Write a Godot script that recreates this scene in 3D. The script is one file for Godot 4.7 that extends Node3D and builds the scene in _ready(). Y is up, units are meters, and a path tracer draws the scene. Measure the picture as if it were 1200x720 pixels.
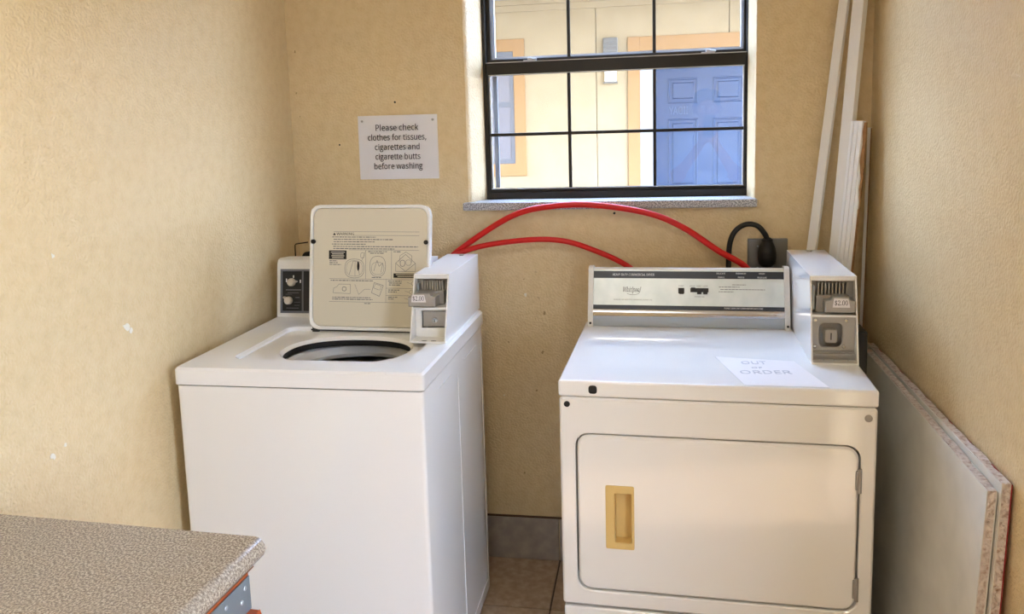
extends Node3D
# Laundry room: x to the right, y up, z towards the viewer; the back wall's inner face is z = 0, the left wall's is x = 0.

const LAMP_ENERGY := 0.029
const ROOM_W := 1.895
const ROOM_D := 3.5
const ROOM_H := 2.45
const LENS := 950.83          # focal length in pixels of the 1200 x 720 frame

var M := {}
var sans: SystemFont
var serif: SystemFont
var rng := RandomNumberGenerator.new()


# ------------------------------------------------------------------ mesh builder
class MB:
	var v := PackedVector3Array()
	var n := PackedVector3Array()
	var t := PackedVector2Array()
	var xf := Transform3D.IDENTITY

	func tri(a: Vector3, b: Vector3, c: Vector3, na: Vector3, nb: Vector3, nc: Vector3, ua := Vector2.ZERO, ub := Vector2.ZERO, uc := Vector2.ZERO) -> void:
		a = xf * a; b = xf * b; c = xf * c
		na = (xf.basis * na).normalized(); nb = (xf.basis * nb).normalized(); nc = (xf.basis * nc).normalized()
		if (b - a).cross(c - a).dot(na + nb + nc) > 0.0:
			v.append_array([a, c, b]); n.append_array([na, nc, nb]); t.append_array([ua, uc, ub])
		else:
			v.append_array([a, b, c]); n.append_array([na, nb, nc]); t.append_array([ua, ub, uc])

	func quad(a: Vector3, b: Vector3, c: Vector3, d: Vector3, nn: Vector3, uv := [Vector2(0, 1), Vector2(1, 1), Vector2(1, 0), Vector2(0, 0)]) -> void:
		tri(a, b, c, nn, nn, nn, uv[0], uv[1], uv[2])
		tri(a, c, d, nn, nn, nn, uv[0], uv[2], uv[3])

	func flat(a: Vector3, b: Vector3, c: Vector3, d: Vector3, away: Vector3) -> void:
		var nn := (c - a).cross(d - b).normalized()
		if nn.dot(away) < 0.0:
			nn = -nn
		quad(a, b, c, d, nn)

	func quad4(a: Vector3, b: Vector3, c: Vector3, d: Vector3, na: Vector3, nb: Vector3, nc: Vector3, nd: Vector3) -> void:
		tri(a, b, c, na, nb, nc)
		tri(a, c, d, na, nc, nd)

	func box(lo: Vector3, hi: Vector3) -> void:
		rbox(lo, hi, 0.0)

	# a box with rounded edges
	func rbox(lo: Vector3, hi: Vector3, r: float, seg := 1) -> void:
		var c := (lo + hi) / 2.0
		var h := (hi - lo) / 2.0
		r = minf(r, minf(h.x, minf(h.y, h.z)) * 0.999)
		var axes := [[Vector3.RIGHT, Vector3.UP, Vector3.BACK], [Vector3.UP, Vector3.BACK, Vector3.RIGHT], [Vector3.BACK, Vector3.RIGHT, Vector3.UP]]
		for ax in axes:
			for s in [-1.0, 1.0]:
				var U: Vector3 = ax[0]; var V: Vector3 = ax[1]; var N: Vector3 = ax[2] * s
				if r <= 0.0:
					var o := c + N * absf(h.dot(ax[2]))
					var du := U * h.dot(U); var dv := V * h.dot(V)
					quad(o - du - dv, o + du - dv, o + du + dv, o - du + dv, N)
					continue
				var steps := []
				for k in seg + 1: steps.append([-1.0, -1.0 + float(k) / seg])
				for k in seg + 1: steps.append([1.0, float(k) / seg])
				var hu := h.dot(U) - r; var hv := h.dot(V) - r; var hn: float = h.dot(ax[2]) - r
				var P := []; var Q := []
				for i in steps:
					var pr := []; var qr := []
					for j in steps:
						var d: Vector3 = (U * i[1] + V * j[1] + N).normalized()
						pr.append(c + U * (hu * i[0]) + V * (hv * j[0]) + N * hn + d * r); qr.append(d)
					P.append(pr); Q.append(qr)
				for i in steps.size() - 1:
					for j in steps.size() - 1:
						quad4(P[i][j], P[i + 1][j], P[i + 1][j + 1], P[i][j + 1], Q[i][j], Q[i + 1][j], Q[i + 1][j + 1], Q[i][j + 1])

	static func inset(poly: PackedVector2Array, d: float) -> PackedVector2Array:
		var out := PackedVector2Array()
		var k := poly.size()
		for i in k:
			var a := (poly[i] - poly[(i + k - 1) % k]).normalized()
			var b := (poly[(i + 1) % k] - poly[i]).normalized()
			var na := Vector2(-a.y, a.x); var nb := Vector2(-b.y, b.x)
			var m := (na + nb)
			out.append(poly[i] + m * (d / maxf(0.3, m.dot(na))))
		return out

	# counter-clockwise outline in xy, drawn out from z0 to z1; the front edge is chamfered
	func prism(poly: PackedVector2Array, z0: float, z1: float, ch := 0.0) -> void:
		var front := inset(poly, ch) if ch > 0.0 else poly
		var ix := Geometry2D.triangulate_polygon(poly)
		for i in range(0, ix.size(), 3):
			var a := ix[i]; var b := ix[i + 1]; var c := ix[i + 2]
			tri(p3(front[a], z1), p3(front[b], z1), p3(front[c], z1), Vector3.BACK, Vector3.BACK, Vector3.BACK)
			tri(p3(poly[a], z0), p3(poly[b], z0), p3(poly[c], z0), Vector3.FORWARD, Vector3.FORWARD, Vector3.FORWARD)
		sides(poly, front, z0, z1, ch, 1.0)

	func sides(poly: PackedVector2Array, front: PackedVector2Array, z0: float, z1: float, ch: float, way: float) -> void:
		var k := poly.size()
		for i in k:
			var j := (i + 1) % k
			var e := (poly[j] - poly[i]).normalized()
			var en := Vector3(e.y, -e.x, 0) * way
			var ep := (poly[i] - poly[(i + k - 1) % k]).normalized(); var np := Vector3(ep.y, -ep.x, 0) * way
			var ef := (poly[(j + 1) % k] - poly[j]).normalized(); var nf := Vector3(ef.y, -ef.x, 0) * way
			var ni := (np + en).normalized() if np.dot(en) > 0.75 else en
			var nj := (nf + en).normalized() if nf.dot(en) > 0.75 else en
			quad4(p3(poly[i], z0), p3(poly[j], z0), p3(poly[j], z1 - ch), p3(poly[i], z1 - ch), ni, nj, nj, ni)
			if ch > 0.0:
				var bi := (ni + Vector3.BACK).normalized(); var bj := (nj + Vector3.BACK).normalized()
				quad4(p3(poly[i], z1 - ch), p3(poly[j], z1 - ch), p3(front[j], z1), p3(front[i], z1), bi, bj, bj, bi)

	func p3(p: Vector2, z: float) -> Vector3:
		return Vector3(p.x, p.y, z)

	static func hit(poly: PackedVector2Array, c: Vector2, d: Vector2) -> Vector2:
		for i in poly.size():
			var a := poly[i] - c; var b := poly[(i + 1) % poly.size()] - c
			var e := b - a
			var den := d.cross(e)
			if absf(den) < 1e-12: continue
			var s := a.cross(e) / den
			var u := a.cross(d) / den
			if s > 0.0 and u >= -1e-5 and u <= 1.00001:
				return c + d * s
		return c

	# a plate with a hole; both outlines are seen whole from c
	func ring(outer: PackedVector2Array, inner: PackedVector2Array, c: Vector2, z0: float, z1: float, ch := 0.0, hole_ch := 0.0) -> void:
		var angles := []
		for p in outer: angles.append((p - c).angle())
		for p in inner: angles.append((p - c).angle())
		angles.sort()
		var use := []
		for a in angles:
			if use.is_empty() or a - use[-1] > 1e-5: use.append(a)
		var o := PackedVector2Array(); var f := PackedVector2Array(); var h := PackedVector2Array(); var hf := PackedVector2Array()
		var fo := inset(outer, ch) if ch > 0.0 else outer
		var hi := inset(inner, -hole_ch) if hole_ch > 0.0 else inner
		for a in use:
			var d := Vector2.from_angle(a)
			o.append(hit(outer, c, d)); f.append(hit(fo, c, d)); h.append(hit(inner, c, d)); hf.append(hit(hi, c, d))
		for i in use.size():
			var j := (i + 1) % use.size()
			quad(p3(f[i], z1), p3(f[j], z1), p3(hf[j], z1), p3(hf[i], z1), Vector3.BACK)
			quad(p3(o[i], z0), p3(o[j], z0), p3(h[j], z0), p3(h[i], z0), Vector3.FORWARD)
		sides(o, f, z0, z1, ch, 1.0)
		sides(h, hf, z0, z1, hole_ch, -1.0)

	func tube(pts: PackedVector3Array, r: float, k := 10, caps := true, r_end := -1.0) -> void:
		var up := Vector3.UP
		var rows := []
		for i in pts.size():
			var d := (pts[mini(i + 1, pts.size() - 1)] - pts[maxi(i - 1, 0)]).normalized()
			if absf(d.dot(up)) > 0.95 and i == 0: up = Vector3.RIGHT
			var side := d.cross(up).normalized()
			up = side.cross(d).normalized()
			var rr := r if r_end < 0.0 else lerpf(r, r_end, float(i) / (pts.size() - 1))
			var row := []
			for j in k:
				var a := TAU * j / k
				var nn := side * cos(a) + up * sin(a)
				row.append([pts[i] + nn * rr, nn])
			rows.append(row)
		for i in rows.size() - 1:
			for j in k:
				var jj := (j + 1) % k
				quad4(rows[i][j][0], rows[i][jj][0], rows[i + 1][jj][0], rows[i + 1][j][0], rows[i][j][1], rows[i][jj][1], rows[i + 1][jj][1], rows[i + 1][j][1])
		if caps:
			for e in [[0, 1], [pts.size() - 1, pts.size() - 2]]:
				var nn: Vector3 = (pts[e[0]] - pts[e[1]]).normalized()
				for j in k: tri(pts[e[0]], rows[e[0]][j][0], rows[e[0]][(j + 1) % k][0], nn, nn, nn)

	# profile of (radius, height) turned about y
	func lathe(prof: PackedVector2Array, k := 24) -> void:
		for i in prof.size() - 1:
			var d := (prof[i + 1] - prof[i]).normalized()
			var n2 := Vector2(d.y, -d.x)
			for j in k:
				var a := TAU * j / k; var b := TAU * (j + 1) / k
				var ca := Vector3(cos(a), 0, sin(a)); var cb := Vector3(cos(b), 0, sin(b))
				var na := ca * n2.x + Vector3.UP * n2.y; var nb := cb * n2.x + Vector3.UP * n2.y
				quad4(ca * prof[i].x + Vector3.UP * prof[i].y, cb * prof[i].x + Vector3.UP * prof[i].y, cb * prof[i + 1].x + Vector3.UP * prof[i + 1].y, ca * prof[i + 1].x + Vector3.UP * prof[i + 1].y, na, nb, nb, na)

	func done() -> ArrayMesh:
		var arr := []
		arr.resize(Mesh.ARRAY_MAX)
		arr[Mesh.ARRAY_VERTEX] = v; arr[Mesh.ARRAY_NORMAL] = n; arr[Mesh.ARRAY_TEX_UV] = t
		var m := ArrayMesh.new()
		m.add_surface_from_arrays(Mesh.PRIMITIVE_TRIANGLES, arr)
		return m


# ------------------------------------------------------------------ helpers
const LYING := Transform3D(Basis(Vector3(1, 0, 0), Vector3(0, 0, -1), Vector3(0, 1, 0)), Vector3.ZERO)   # xy outline -> floor plan, y runs away from the viewer

func V(x: float, y: float, z: float) -> Vector3: return Vector3(x, y, z)

func rrect(x0: float, y0: float, x1: float, y1: float, r: float, seg := 6) -> PackedVector2Array:
	var out := PackedVector2Array()
	for c in [[x1 - r, y0 + r, -PI / 2], [x1 - r, y1 - r, 0.0], [x0 + r, y1 - r, PI / 2], [x0 + r, y0 + r, PI]]:
		for k in seg + 1:
			var a: float = c[2] + PI / 2 * k / seg
			out.append(Vector2(c[0] + r * cos(a), c[1] + r * sin(a)))
	return out

func rect(x0: float, y0: float, x1: float, y1: float) -> PackedVector2Array:
	return PackedVector2Array([Vector2(x0, y0), Vector2(x1, y0), Vector2(x1, y1), Vector2(x0, y1)])

func ellipse(cx: float, cy: float, rx: float, ry: float, k := 40, power := 2.0) -> PackedVector2Array:
	var out := PackedVector2Array()
	for i in k:
		var a := TAU * i / k
		out.append(Vector2(cx + rx * signf(cos(a)) * pow(absf(cos(a)), 2.0 / power), cy + ry * signf(sin(a)) * pow(absf(sin(a)), 2.0 / power)))
	return out

func curve(pts: Array, step := 8) -> PackedVector3Array:
	var out := PackedVector3Array()
	for i in pts.size() - 1:
		var a: Vector3 = pts[maxi(i - 1, 0)]; var b: Vector3 = pts[i]; var c: Vector3 = pts[i + 1]; var d: Vector3 = pts[mini(i + 2, pts.size() - 1)]
		for k in step: out.append(b.cubic_interpolate(c, a, d, float(k) / step))
	out.append(pts[-1])
	return out

var taken := {}
func numbered(called: String) -> String:
	taken[called] = taken.get(called, -1) + 1
	return called if taken[called] == 0 else "%s_%03d" % [called, taken[called]]

func put(called: String, mesh: Mesh, mat: Material, parent: Node = self, at := Transform3D.IDENTITY) -> MeshInstance3D:
	var o := MeshInstance3D.new()
	o.name = numbered(called) if parent == self else called
	o.mesh = mesh
	o.material_override = mat
	o.transform = at
	parent.add_child(o, true)
	return o

func thing(called: String, label: String, category: String, at := Vector3.ZERO, turn := 0.0) -> Node3D:
	var o := Node3D.new()
	o.name = numbered(called)
	add_child(o, true)
	o.position = at
	o.rotation.y = turn
	return tag(o, label, category)

func tag(o: Node, label: String, category: String, group := "") -> Node:
	o.set_meta("label", label)
	o.set_meta("category", category)
	if group: o.set_meta("group", group)
	return o

func structure(o: Node, label := "") -> Node:
	o.set_meta("kind", "structure")
	if label: o.set_meta("label", label)
	return o

func one_box(lo: Vector3, hi: Vector3, r := 0.0) -> ArrayMesh:
	var b := MB.new()
	b.rbox(lo, hi, r)
	return b.done()

func mat(called: String, c: Color, rough := 0.5, metal := 0.0, spec := 0.5) -> StandardMaterial3D:
	var m := StandardMaterial3D.new()
	m.resource_name = called
	m.albedo_color = c
	m.roughness = rough
	m.metallic = metal
	m.metallic_specular = spec
	M[called] = m
	return m

func noise_tex(freq: float, ramp: Array, seed_ := 1, kind := FastNoiseLite.TYPE_SIMPLEX_SMOOTH, size := 512, octaves := 4) -> NoiseTexture2D:
	var nz := FastNoiseLite.new()
	nz.noise_type = kind; nz.seed = seed_; nz.frequency = freq; nz.fractal_octaves = octaves
	var t := NoiseTexture2D.new()
	t.width = size; t.height = size; t.seamless = true; t.noise = nz
	if ramp:
		var g := Gradient.new()
		var offs := PackedFloat32Array(); var cols := PackedColorArray()
		for r in ramp:
			offs.append(r[0]); cols.append(r[1])
		g.offsets = offs; g.colors = cols
		t.color_ramp = g
	return t

func triplanar(m: StandardMaterial3D, scale: float, world := true) -> void:
	m.uv1_triplanar = true
	m.uv1_world_triplanar = world
	m.uv1_scale = Vector3.ONE * scale

# lettering standing in xy, centred (or left-aligned) on at's origin, raised a hair; height is that of the font's em
func letters(text: String, em: float, m: Material, parent: Node, at: Transform3D, width := 0.0, font: SystemFont = null, slant := 0.0, align := HORIZONTAL_ALIGNMENT_CENTER) -> MeshInstance3D:
	var tm := TextMesh.new()
	tm.font = font if font else sans
	tm.text = text
	tm.font_size = 32
	tm.pixel_size = em / 32.0
	tm.depth = 0.0004
	tm.curve_step = 2.0
	tm.horizontal_alignment = align
	var arr := tm.get_mesh_arrays()
	var vs: PackedVector3Array = arr[Mesh.ARRAY_VERTEX]
	var lo := INF; var hi := -INF
	for p in vs:
		lo = minf(lo, p.x); hi = maxf(hi, p.x)
	var k := width / (hi - lo) if width > 0.0 and hi > lo else 1.0
	for i in vs.size():
		vs[i] = Vector3(vs[i].x * k + vs[i].y * slant, vs[i].y, vs[i].z)
	arr[Mesh.ARRAY_VERTEX] = vs
	var am := ArrayMesh.new()
	am.add_surface_from_arrays(Mesh.PRIMITIVE_TRIANGLES, arr)
	return put("lettering", am, m, parent, at)


# ------------------------------------------------------------------ _ready
func _ready() -> void:
	rng.seed = 7
	# camera
	var cam := Camera3D.new()
	cam.name = "camera"
	add_child(cam)
	cam.position = Vector3(1.2116, 1.4963, 2.6818)
	cam.rotation = Vector3(-0.1346, 0.1723, -0.0290)
	cam.near = 0.05
	cam.far = 200.0
	cam.projection = Camera3D.PROJECTION_FRUSTUM
	cam.size = 720.0 / LENS * cam.near
	cam.frustum_offset = Vector2(6.02, -72.9) / LENS * cam.near
	cam.current = true
	# sky and exposure
	var env := Environment.new()
	env.background_mode = Environment.BG_SKY
	var sky := Sky.new()
	var ps := ProceduralSkyMaterial.new()
	ps.sky_top_color = Color(0.66, 0.77, 0.95)
	ps.sky_horizon_color = Color(0.86, 0.91, 0.98)
	ps.sky_energy_multiplier = 1.0
	ps.ground_horizon_color = Color(0.72, 0.70, 0.66)
	ps.ground_bottom_color = Color(0.55, 0.52, 0.48)
	ps.sun_angle_max = 0.0
	sky.sky_material = ps
	env.sky = sky
	env.tonemap_mode = Environment.TONE_MAPPER_LINEAR
	env.tonemap_exposure = 30.0
	env.ambient_light_source = Environment.AMBIENT_SOURCE_DISABLED
	env.sdfgi_enabled = true
	env.ssao_enabled = true
	env.ssil_enabled = true
	var we := WorldEnvironment.new()
	we.name = "surroundings"
	we.environment = env
	add_child(we)
	# sun: from the right; it falls through the doorway on the right on the floor
	var sun := DirectionalLight3D.new()
	sun.name = "sun"
	sun.light_color = Color(1.0, 0.975, 0.93)
	sun.light_energy = 0.28
	sun.light_angular_distance = 0.6
	sun.shadow_enabled = true
	sun.rotation_degrees = Vector3(-41, 76, 0)
	add_child(sun)

	sans = SystemFont.new(); sans.font_names = PackedStringArray(["Droid Sans"])
	serif = SystemFont.new(); serif.font_names = PackedStringArray(["Droid Serif"])
	materials()
	room()
	window()
	outside()
	washer()
	dryer()
	counter()
	hoses_and_cords()
	leaning_boards()
	gypsum_sheets()
	papers()
	ceiling_lamp()
	photographer()


# ------------------------------------------------------------------ materials
func materials() -> void:
	var plaster := noise_tex(0.018, [[0.0, Color(0.855, 0.76, 0.58)], [0.45, Color(0.875, 0.785, 0.61)], [1.0, Color(0.89, 0.805, 0.64)]], 3)
	var relief := noise_tex(0.07, [[0.0, Color.BLACK], [0.40, Color(0.25, 0.25, 0.25)], [0.62, Color(0.8, 0.8, 0.8)], [1.0, Color.WHITE]], 5, FastNoiseLite.TYPE_SIMPLEX_SMOOTH, 512, 4)
	var w := mat("wall_paint", Color.WHITE, 0.36)
	w.albedo_texture = plaster
	triplanar(w, 2.6)
	w.heightmap_enabled = true; w.heightmap_texture = relief; w.heightmap_scale = 0.11
	var ce := mat("ceiling_paint", Color(0.92, 0.90, 0.86), 0.8)
	triplanar(ce, 2.0); ce.heightmap_enabled = true; ce.heightmap_texture = relief; ce.heightmap_scale = 0.2
	mat("chip", Color(0.92, 0.90, 0.85), 0.8)
	mat("scuff_pale", Color(0.80, 0.70, 0.55), 0.8)
	mat("scuff_dark", Color(0.68, 0.57, 0.41), 0.8)
	mat("grout", Color(0.36, 0.31, 0.26), 0.9)
	for k in 3:
		var a := 0.02 * k
		var tile := mat("tile_%d" % k, Color.WHITE, 0.45)
		tile.albedo_texture = noise_tex(0.02, [[0.0, Color(0.60 + a, 0.50 + a, 0.40 + a)], [0.5, Color(0.66 + a, 0.56 + a, 0.46 + a)], [1.0, Color(0.72 + a, 0.63 + a, 0.53 + a)]], 11 + k)
		triplanar(tile, 2.5)
	var bb := mat("base_tile", Color.WHITE, 0.4)
	bb.albedo_texture = noise_tex(0.012, [[0.0, Color(0.58, 0.55, 0.53)], [0.5, Color(0.64, 0.60, 0.57)], [1.0, Color(0.70, 0.66, 0.62)]], 21)
	triplanar(bb, 2.5)
	mat("caulk", Color(0.33, 0.24, 0.16), 0.8)
	# white goods
	mat("enamel", Color(0.925, 0.925, 0.915), 0.06, 0.0, 0.62)
	mat("enamel_cream", Color(0.92, 0.915, 0.895), 0.09, 0.0, 0.60)
	mat("lid_lining", Color(0.84, 0.81, 0.73), 0.2)
	mat("plastic_white", Color(0.90, 0.89, 0.86), 0.35)
	mat("tub_grey", Color(0.66, 0.67, 0.68), 0.4)
	mat("black", Color(0.035, 0.035, 0.04), 0.45)
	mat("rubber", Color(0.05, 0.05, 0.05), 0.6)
	mat("dark_panel", Color(0.09, 0.10, 0.115), 0.4)
	mat("navy", Color(0.13, 0.16, 0.21), 0.35)
	mat("knob", Color(0.78, 0.74, 0.68), 0.4)
	mat("beige_plastic", Color(0.86, 0.74, 0.47), 0.45)
	mat("ink", Color(0.10, 0.10, 0.10), 0.8)
	mat("grey_ink", Color(0.42, 0.43, 0.44), 0.8)
	mat("pencil", Color(0.74, 0.74, 0.76), 0.8)
	mat("pale_ink", Color(0.50, 0.57, 0.66), 0.6)
	mat("white_ink", Color(0.90, 0.92, 0.93), 0.6)
	var br := mat("brushed", Color.WHITE, 0.36, 0.35)
	br.albedo_texture = noise_tex(0.01, [[0.0, Color(0.80, 0.835, 0.825)], [0.5, Color(0.84, 0.87, 0.86)], [1.0, Color(0.88, 0.90, 0.89)]], 31)
	triplanar(br, 3.0, false)
	mat("alloy", Color(0.70, 0.73, 0.75), 0.33, 0.5)
	mat("cast_metal", Color(0.62, 0.61, 0.59), 0.42, 0.55)
	mat("dull_steel", Color(0.68, 0.67, 0.65), 0.38, 0.6)
	mat("chrome", Color(0.80, 0.80, 0.80), 0.18, 0.95)
	mat("paper", Color(0.90, 0.89, 0.89), 0.85)
	# things
	mat("red_hose", Color(0.80, 0.055, 0.06), 0.32)
	mat("plate_steel", Color(0.50, 0.50, 0.49), 0.4, 0.6)
	mat("galvanised", Color(0.55, 0.60, 0.63), 0.38, 0.6)
	var wd := mat("orange_wood", Color.WHITE, 0.45)
	wd.albedo_texture = noise_tex(0.02, [[0.0, Color(0.50, 0.20, 0.06)], [0.5, Color(0.62, 0.27, 0.09)], [1.0, Color(0.70, 0.34, 0.13)]], 41)
	wd.uv1_triplanar = true; wd.uv1_scale = Vector3(2.0, 8.0, 2.0)
	mat("chipboard", Color(0.42, 0.29, 0.19), 0.8)
	var lam := mat("laminate", Color.WHITE, 0.16)
	lam.albedo_texture = speckles(512, [Color(0.42, 0.38, 0.33), Color(0.53, 0.48, 0.42), Color(0.58, 0.53, 0.47), Color(0.66, 0.61, 0.54), Color(0.78, 0.73, 0.65)], 5, 0.10)
	triplanar(lam, 3.2)
	var gr := mat("sill_stone", Color.WHITE, 0.35)
	gr.albedo_texture = speckles(512, [Color(0.42, 0.42, 0.44), Color(0.62, 0.62, 0.63), Color(0.74, 0.74, 0.75), Color(0.86, 0.86, 0.87)], 9, 0.07)
	triplanar(gr, 4.0)
	mat("frame_black", Color(0.035, 0.033, 0.032), 0.35)
	mat("screen_blue", Color(0.45, 0.50, 0.55), 0.5)
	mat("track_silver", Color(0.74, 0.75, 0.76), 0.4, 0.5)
	var g := mat("glass", Color(1, 1, 1, 0.03), 0.0)
	g.transparency = BaseMaterial3D.TRANSPARENCY_ALPHA
	mat("board_white", Color(0.95, 0.95, 0.945), 0.35)
	mat("board_cream", Color(0.93, 0.92, 0.895), 0.4)
	var wr := mat("raw_wood", Color.WHITE, 0.7)
	wr.albedo_texture = noise_tex(0.03, [[0.0, Color(0.55, 0.40, 0.26)], [1.0, Color(0.72, 0.56, 0.38)]], 51)
	triplanar(wr, 4.0)
	var gp := mat("gypsum_paper", Color.WHITE, 0.75)
	gp.albedo_texture = noise_tex(0.01, [[0.0, Color(0.80, 0.79, 0.755)], [1.0, Color(0.86, 0.85, 0.815)]], 61)
	triplanar(gp, 1.5)
	var gc := mat("gypsum_core", Color.WHITE, 0.9)
	gc.albedo_texture = noise_tex(0.06, [[0.0, Color(0.58, 0.47, 0.40)], [0.25, Color(0.74, 0.67, 0.62)], [0.5, Color(0.82, 0.77, 0.73)], [1.0, Color(0.87, 0.84, 0.81)]], 62)
	triplanar(gc, 2.0)
	gc.heightmap_enabled = true; gc.heightmap_texture = relief; gc.heightmap_scale = 0.4
	mat("red_paint", Color(0.55, 0.08, 0.10), 0.6)
	# outside
	var st := mat("siding", Color.WHITE, 0.7)
	st.albedo_texture = noise_tex(0.01, [[0.0, Color(0.68, 0.60, 0.465)], [1.0, Color(0.71, 0.63, 0.495)]], 71)
	triplanar(st, 0.6)
	mat("trim_orange", Color(0.66, 0.50, 0.31), 0.6)
	mat("trim_white", Color(0.66, 0.67, 0.68), 0.5)
	mat("door_blue", Color(0.07, 0.20, 0.35), 0.4)
	mat("frame_grey", Color(0.42, 0.43, 0.46), 0.5)
	mat("curtained_pane", Color(0.50, 0.49, 0.52), 0.15)
	mat("lamp_grey", Color(0.46, 0.45, 0.43), 0.5)
	mat("lamp_glass", Color(0.92, 0.90, 0.86), 0.3)
	var op := mat("lamp_opal", Color(0.92, 0.90, 0.86), 0.4)
	op.emission_enabled = true; op.emission = Color(1.0, 0.975, 0.935); op.emission_energy_multiplier = 0.3
	mat("skin", Color(0.62, 0.45, 0.35), 0.5)
	mat("hair", Color(0.07, 0.055, 0.05), 0.55)
	mat("shirt", Color(0.66, 0.76, 0.88), 0.8)
	mat("trousers", Color(0.20, 0.22, 0.27), 0.85)
	mat("shoe", Color(0.30, 0.27, 0.25), 0.6)
	mat("eye_white", Color(0.88, 0.87, 0.85), 0.25)
	mat("lips", Color(0.55, 0.32, 0.28), 0.5)
	mat("concrete", Color(0.50, 0.485, 0.455), 0.9)
	mat("asphalt", Color(0.30, 0.30, 0.30), 0.9)
	mat("shingle", Color(0.35, 0.32, 0.30), 0.9)

# a speckled stone or laminate pattern that repeats
func speckles(size: int, cols: Array, seed_: int, freq: float) -> ImageTexture:
	var a := FastNoiseLite.new(); a.seed = seed_; a.frequency = freq; a.noise_type = FastNoiseLite.TYPE_SIMPLEX; a.fractal_octaves = 2
	var b := FastNoiseLite.new(); b.seed = seed_ + 3; b.frequency = freq * 2.4; b.noise_type = FastNoiseLite.TYPE_SIMPLEX; b.fractal_octaves = 1
	var ia := a.get_seamless_image(size, size); var ib := b.get_seamless_image(size, size)
	var im := Image.create(size, size, false, Image.FORMAT_RGB8)
	for y in size:
		for x in size:
			var s := ia.get_pixel(x, y).r * 0.62 + ib.get_pixel(x, y).r * 0.38
			s = clampf((s - 0.25) / 0.5, 0.0, 0.999) * (cols.size() - 1)
			var k := int(s)
			im.set_pixel(x, y, (cols[k] as Color).lerp(cols[k + 1], smoothstep(0.25, 0.75, s - k)))
	return ImageTexture.create_from_image(im)


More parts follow.
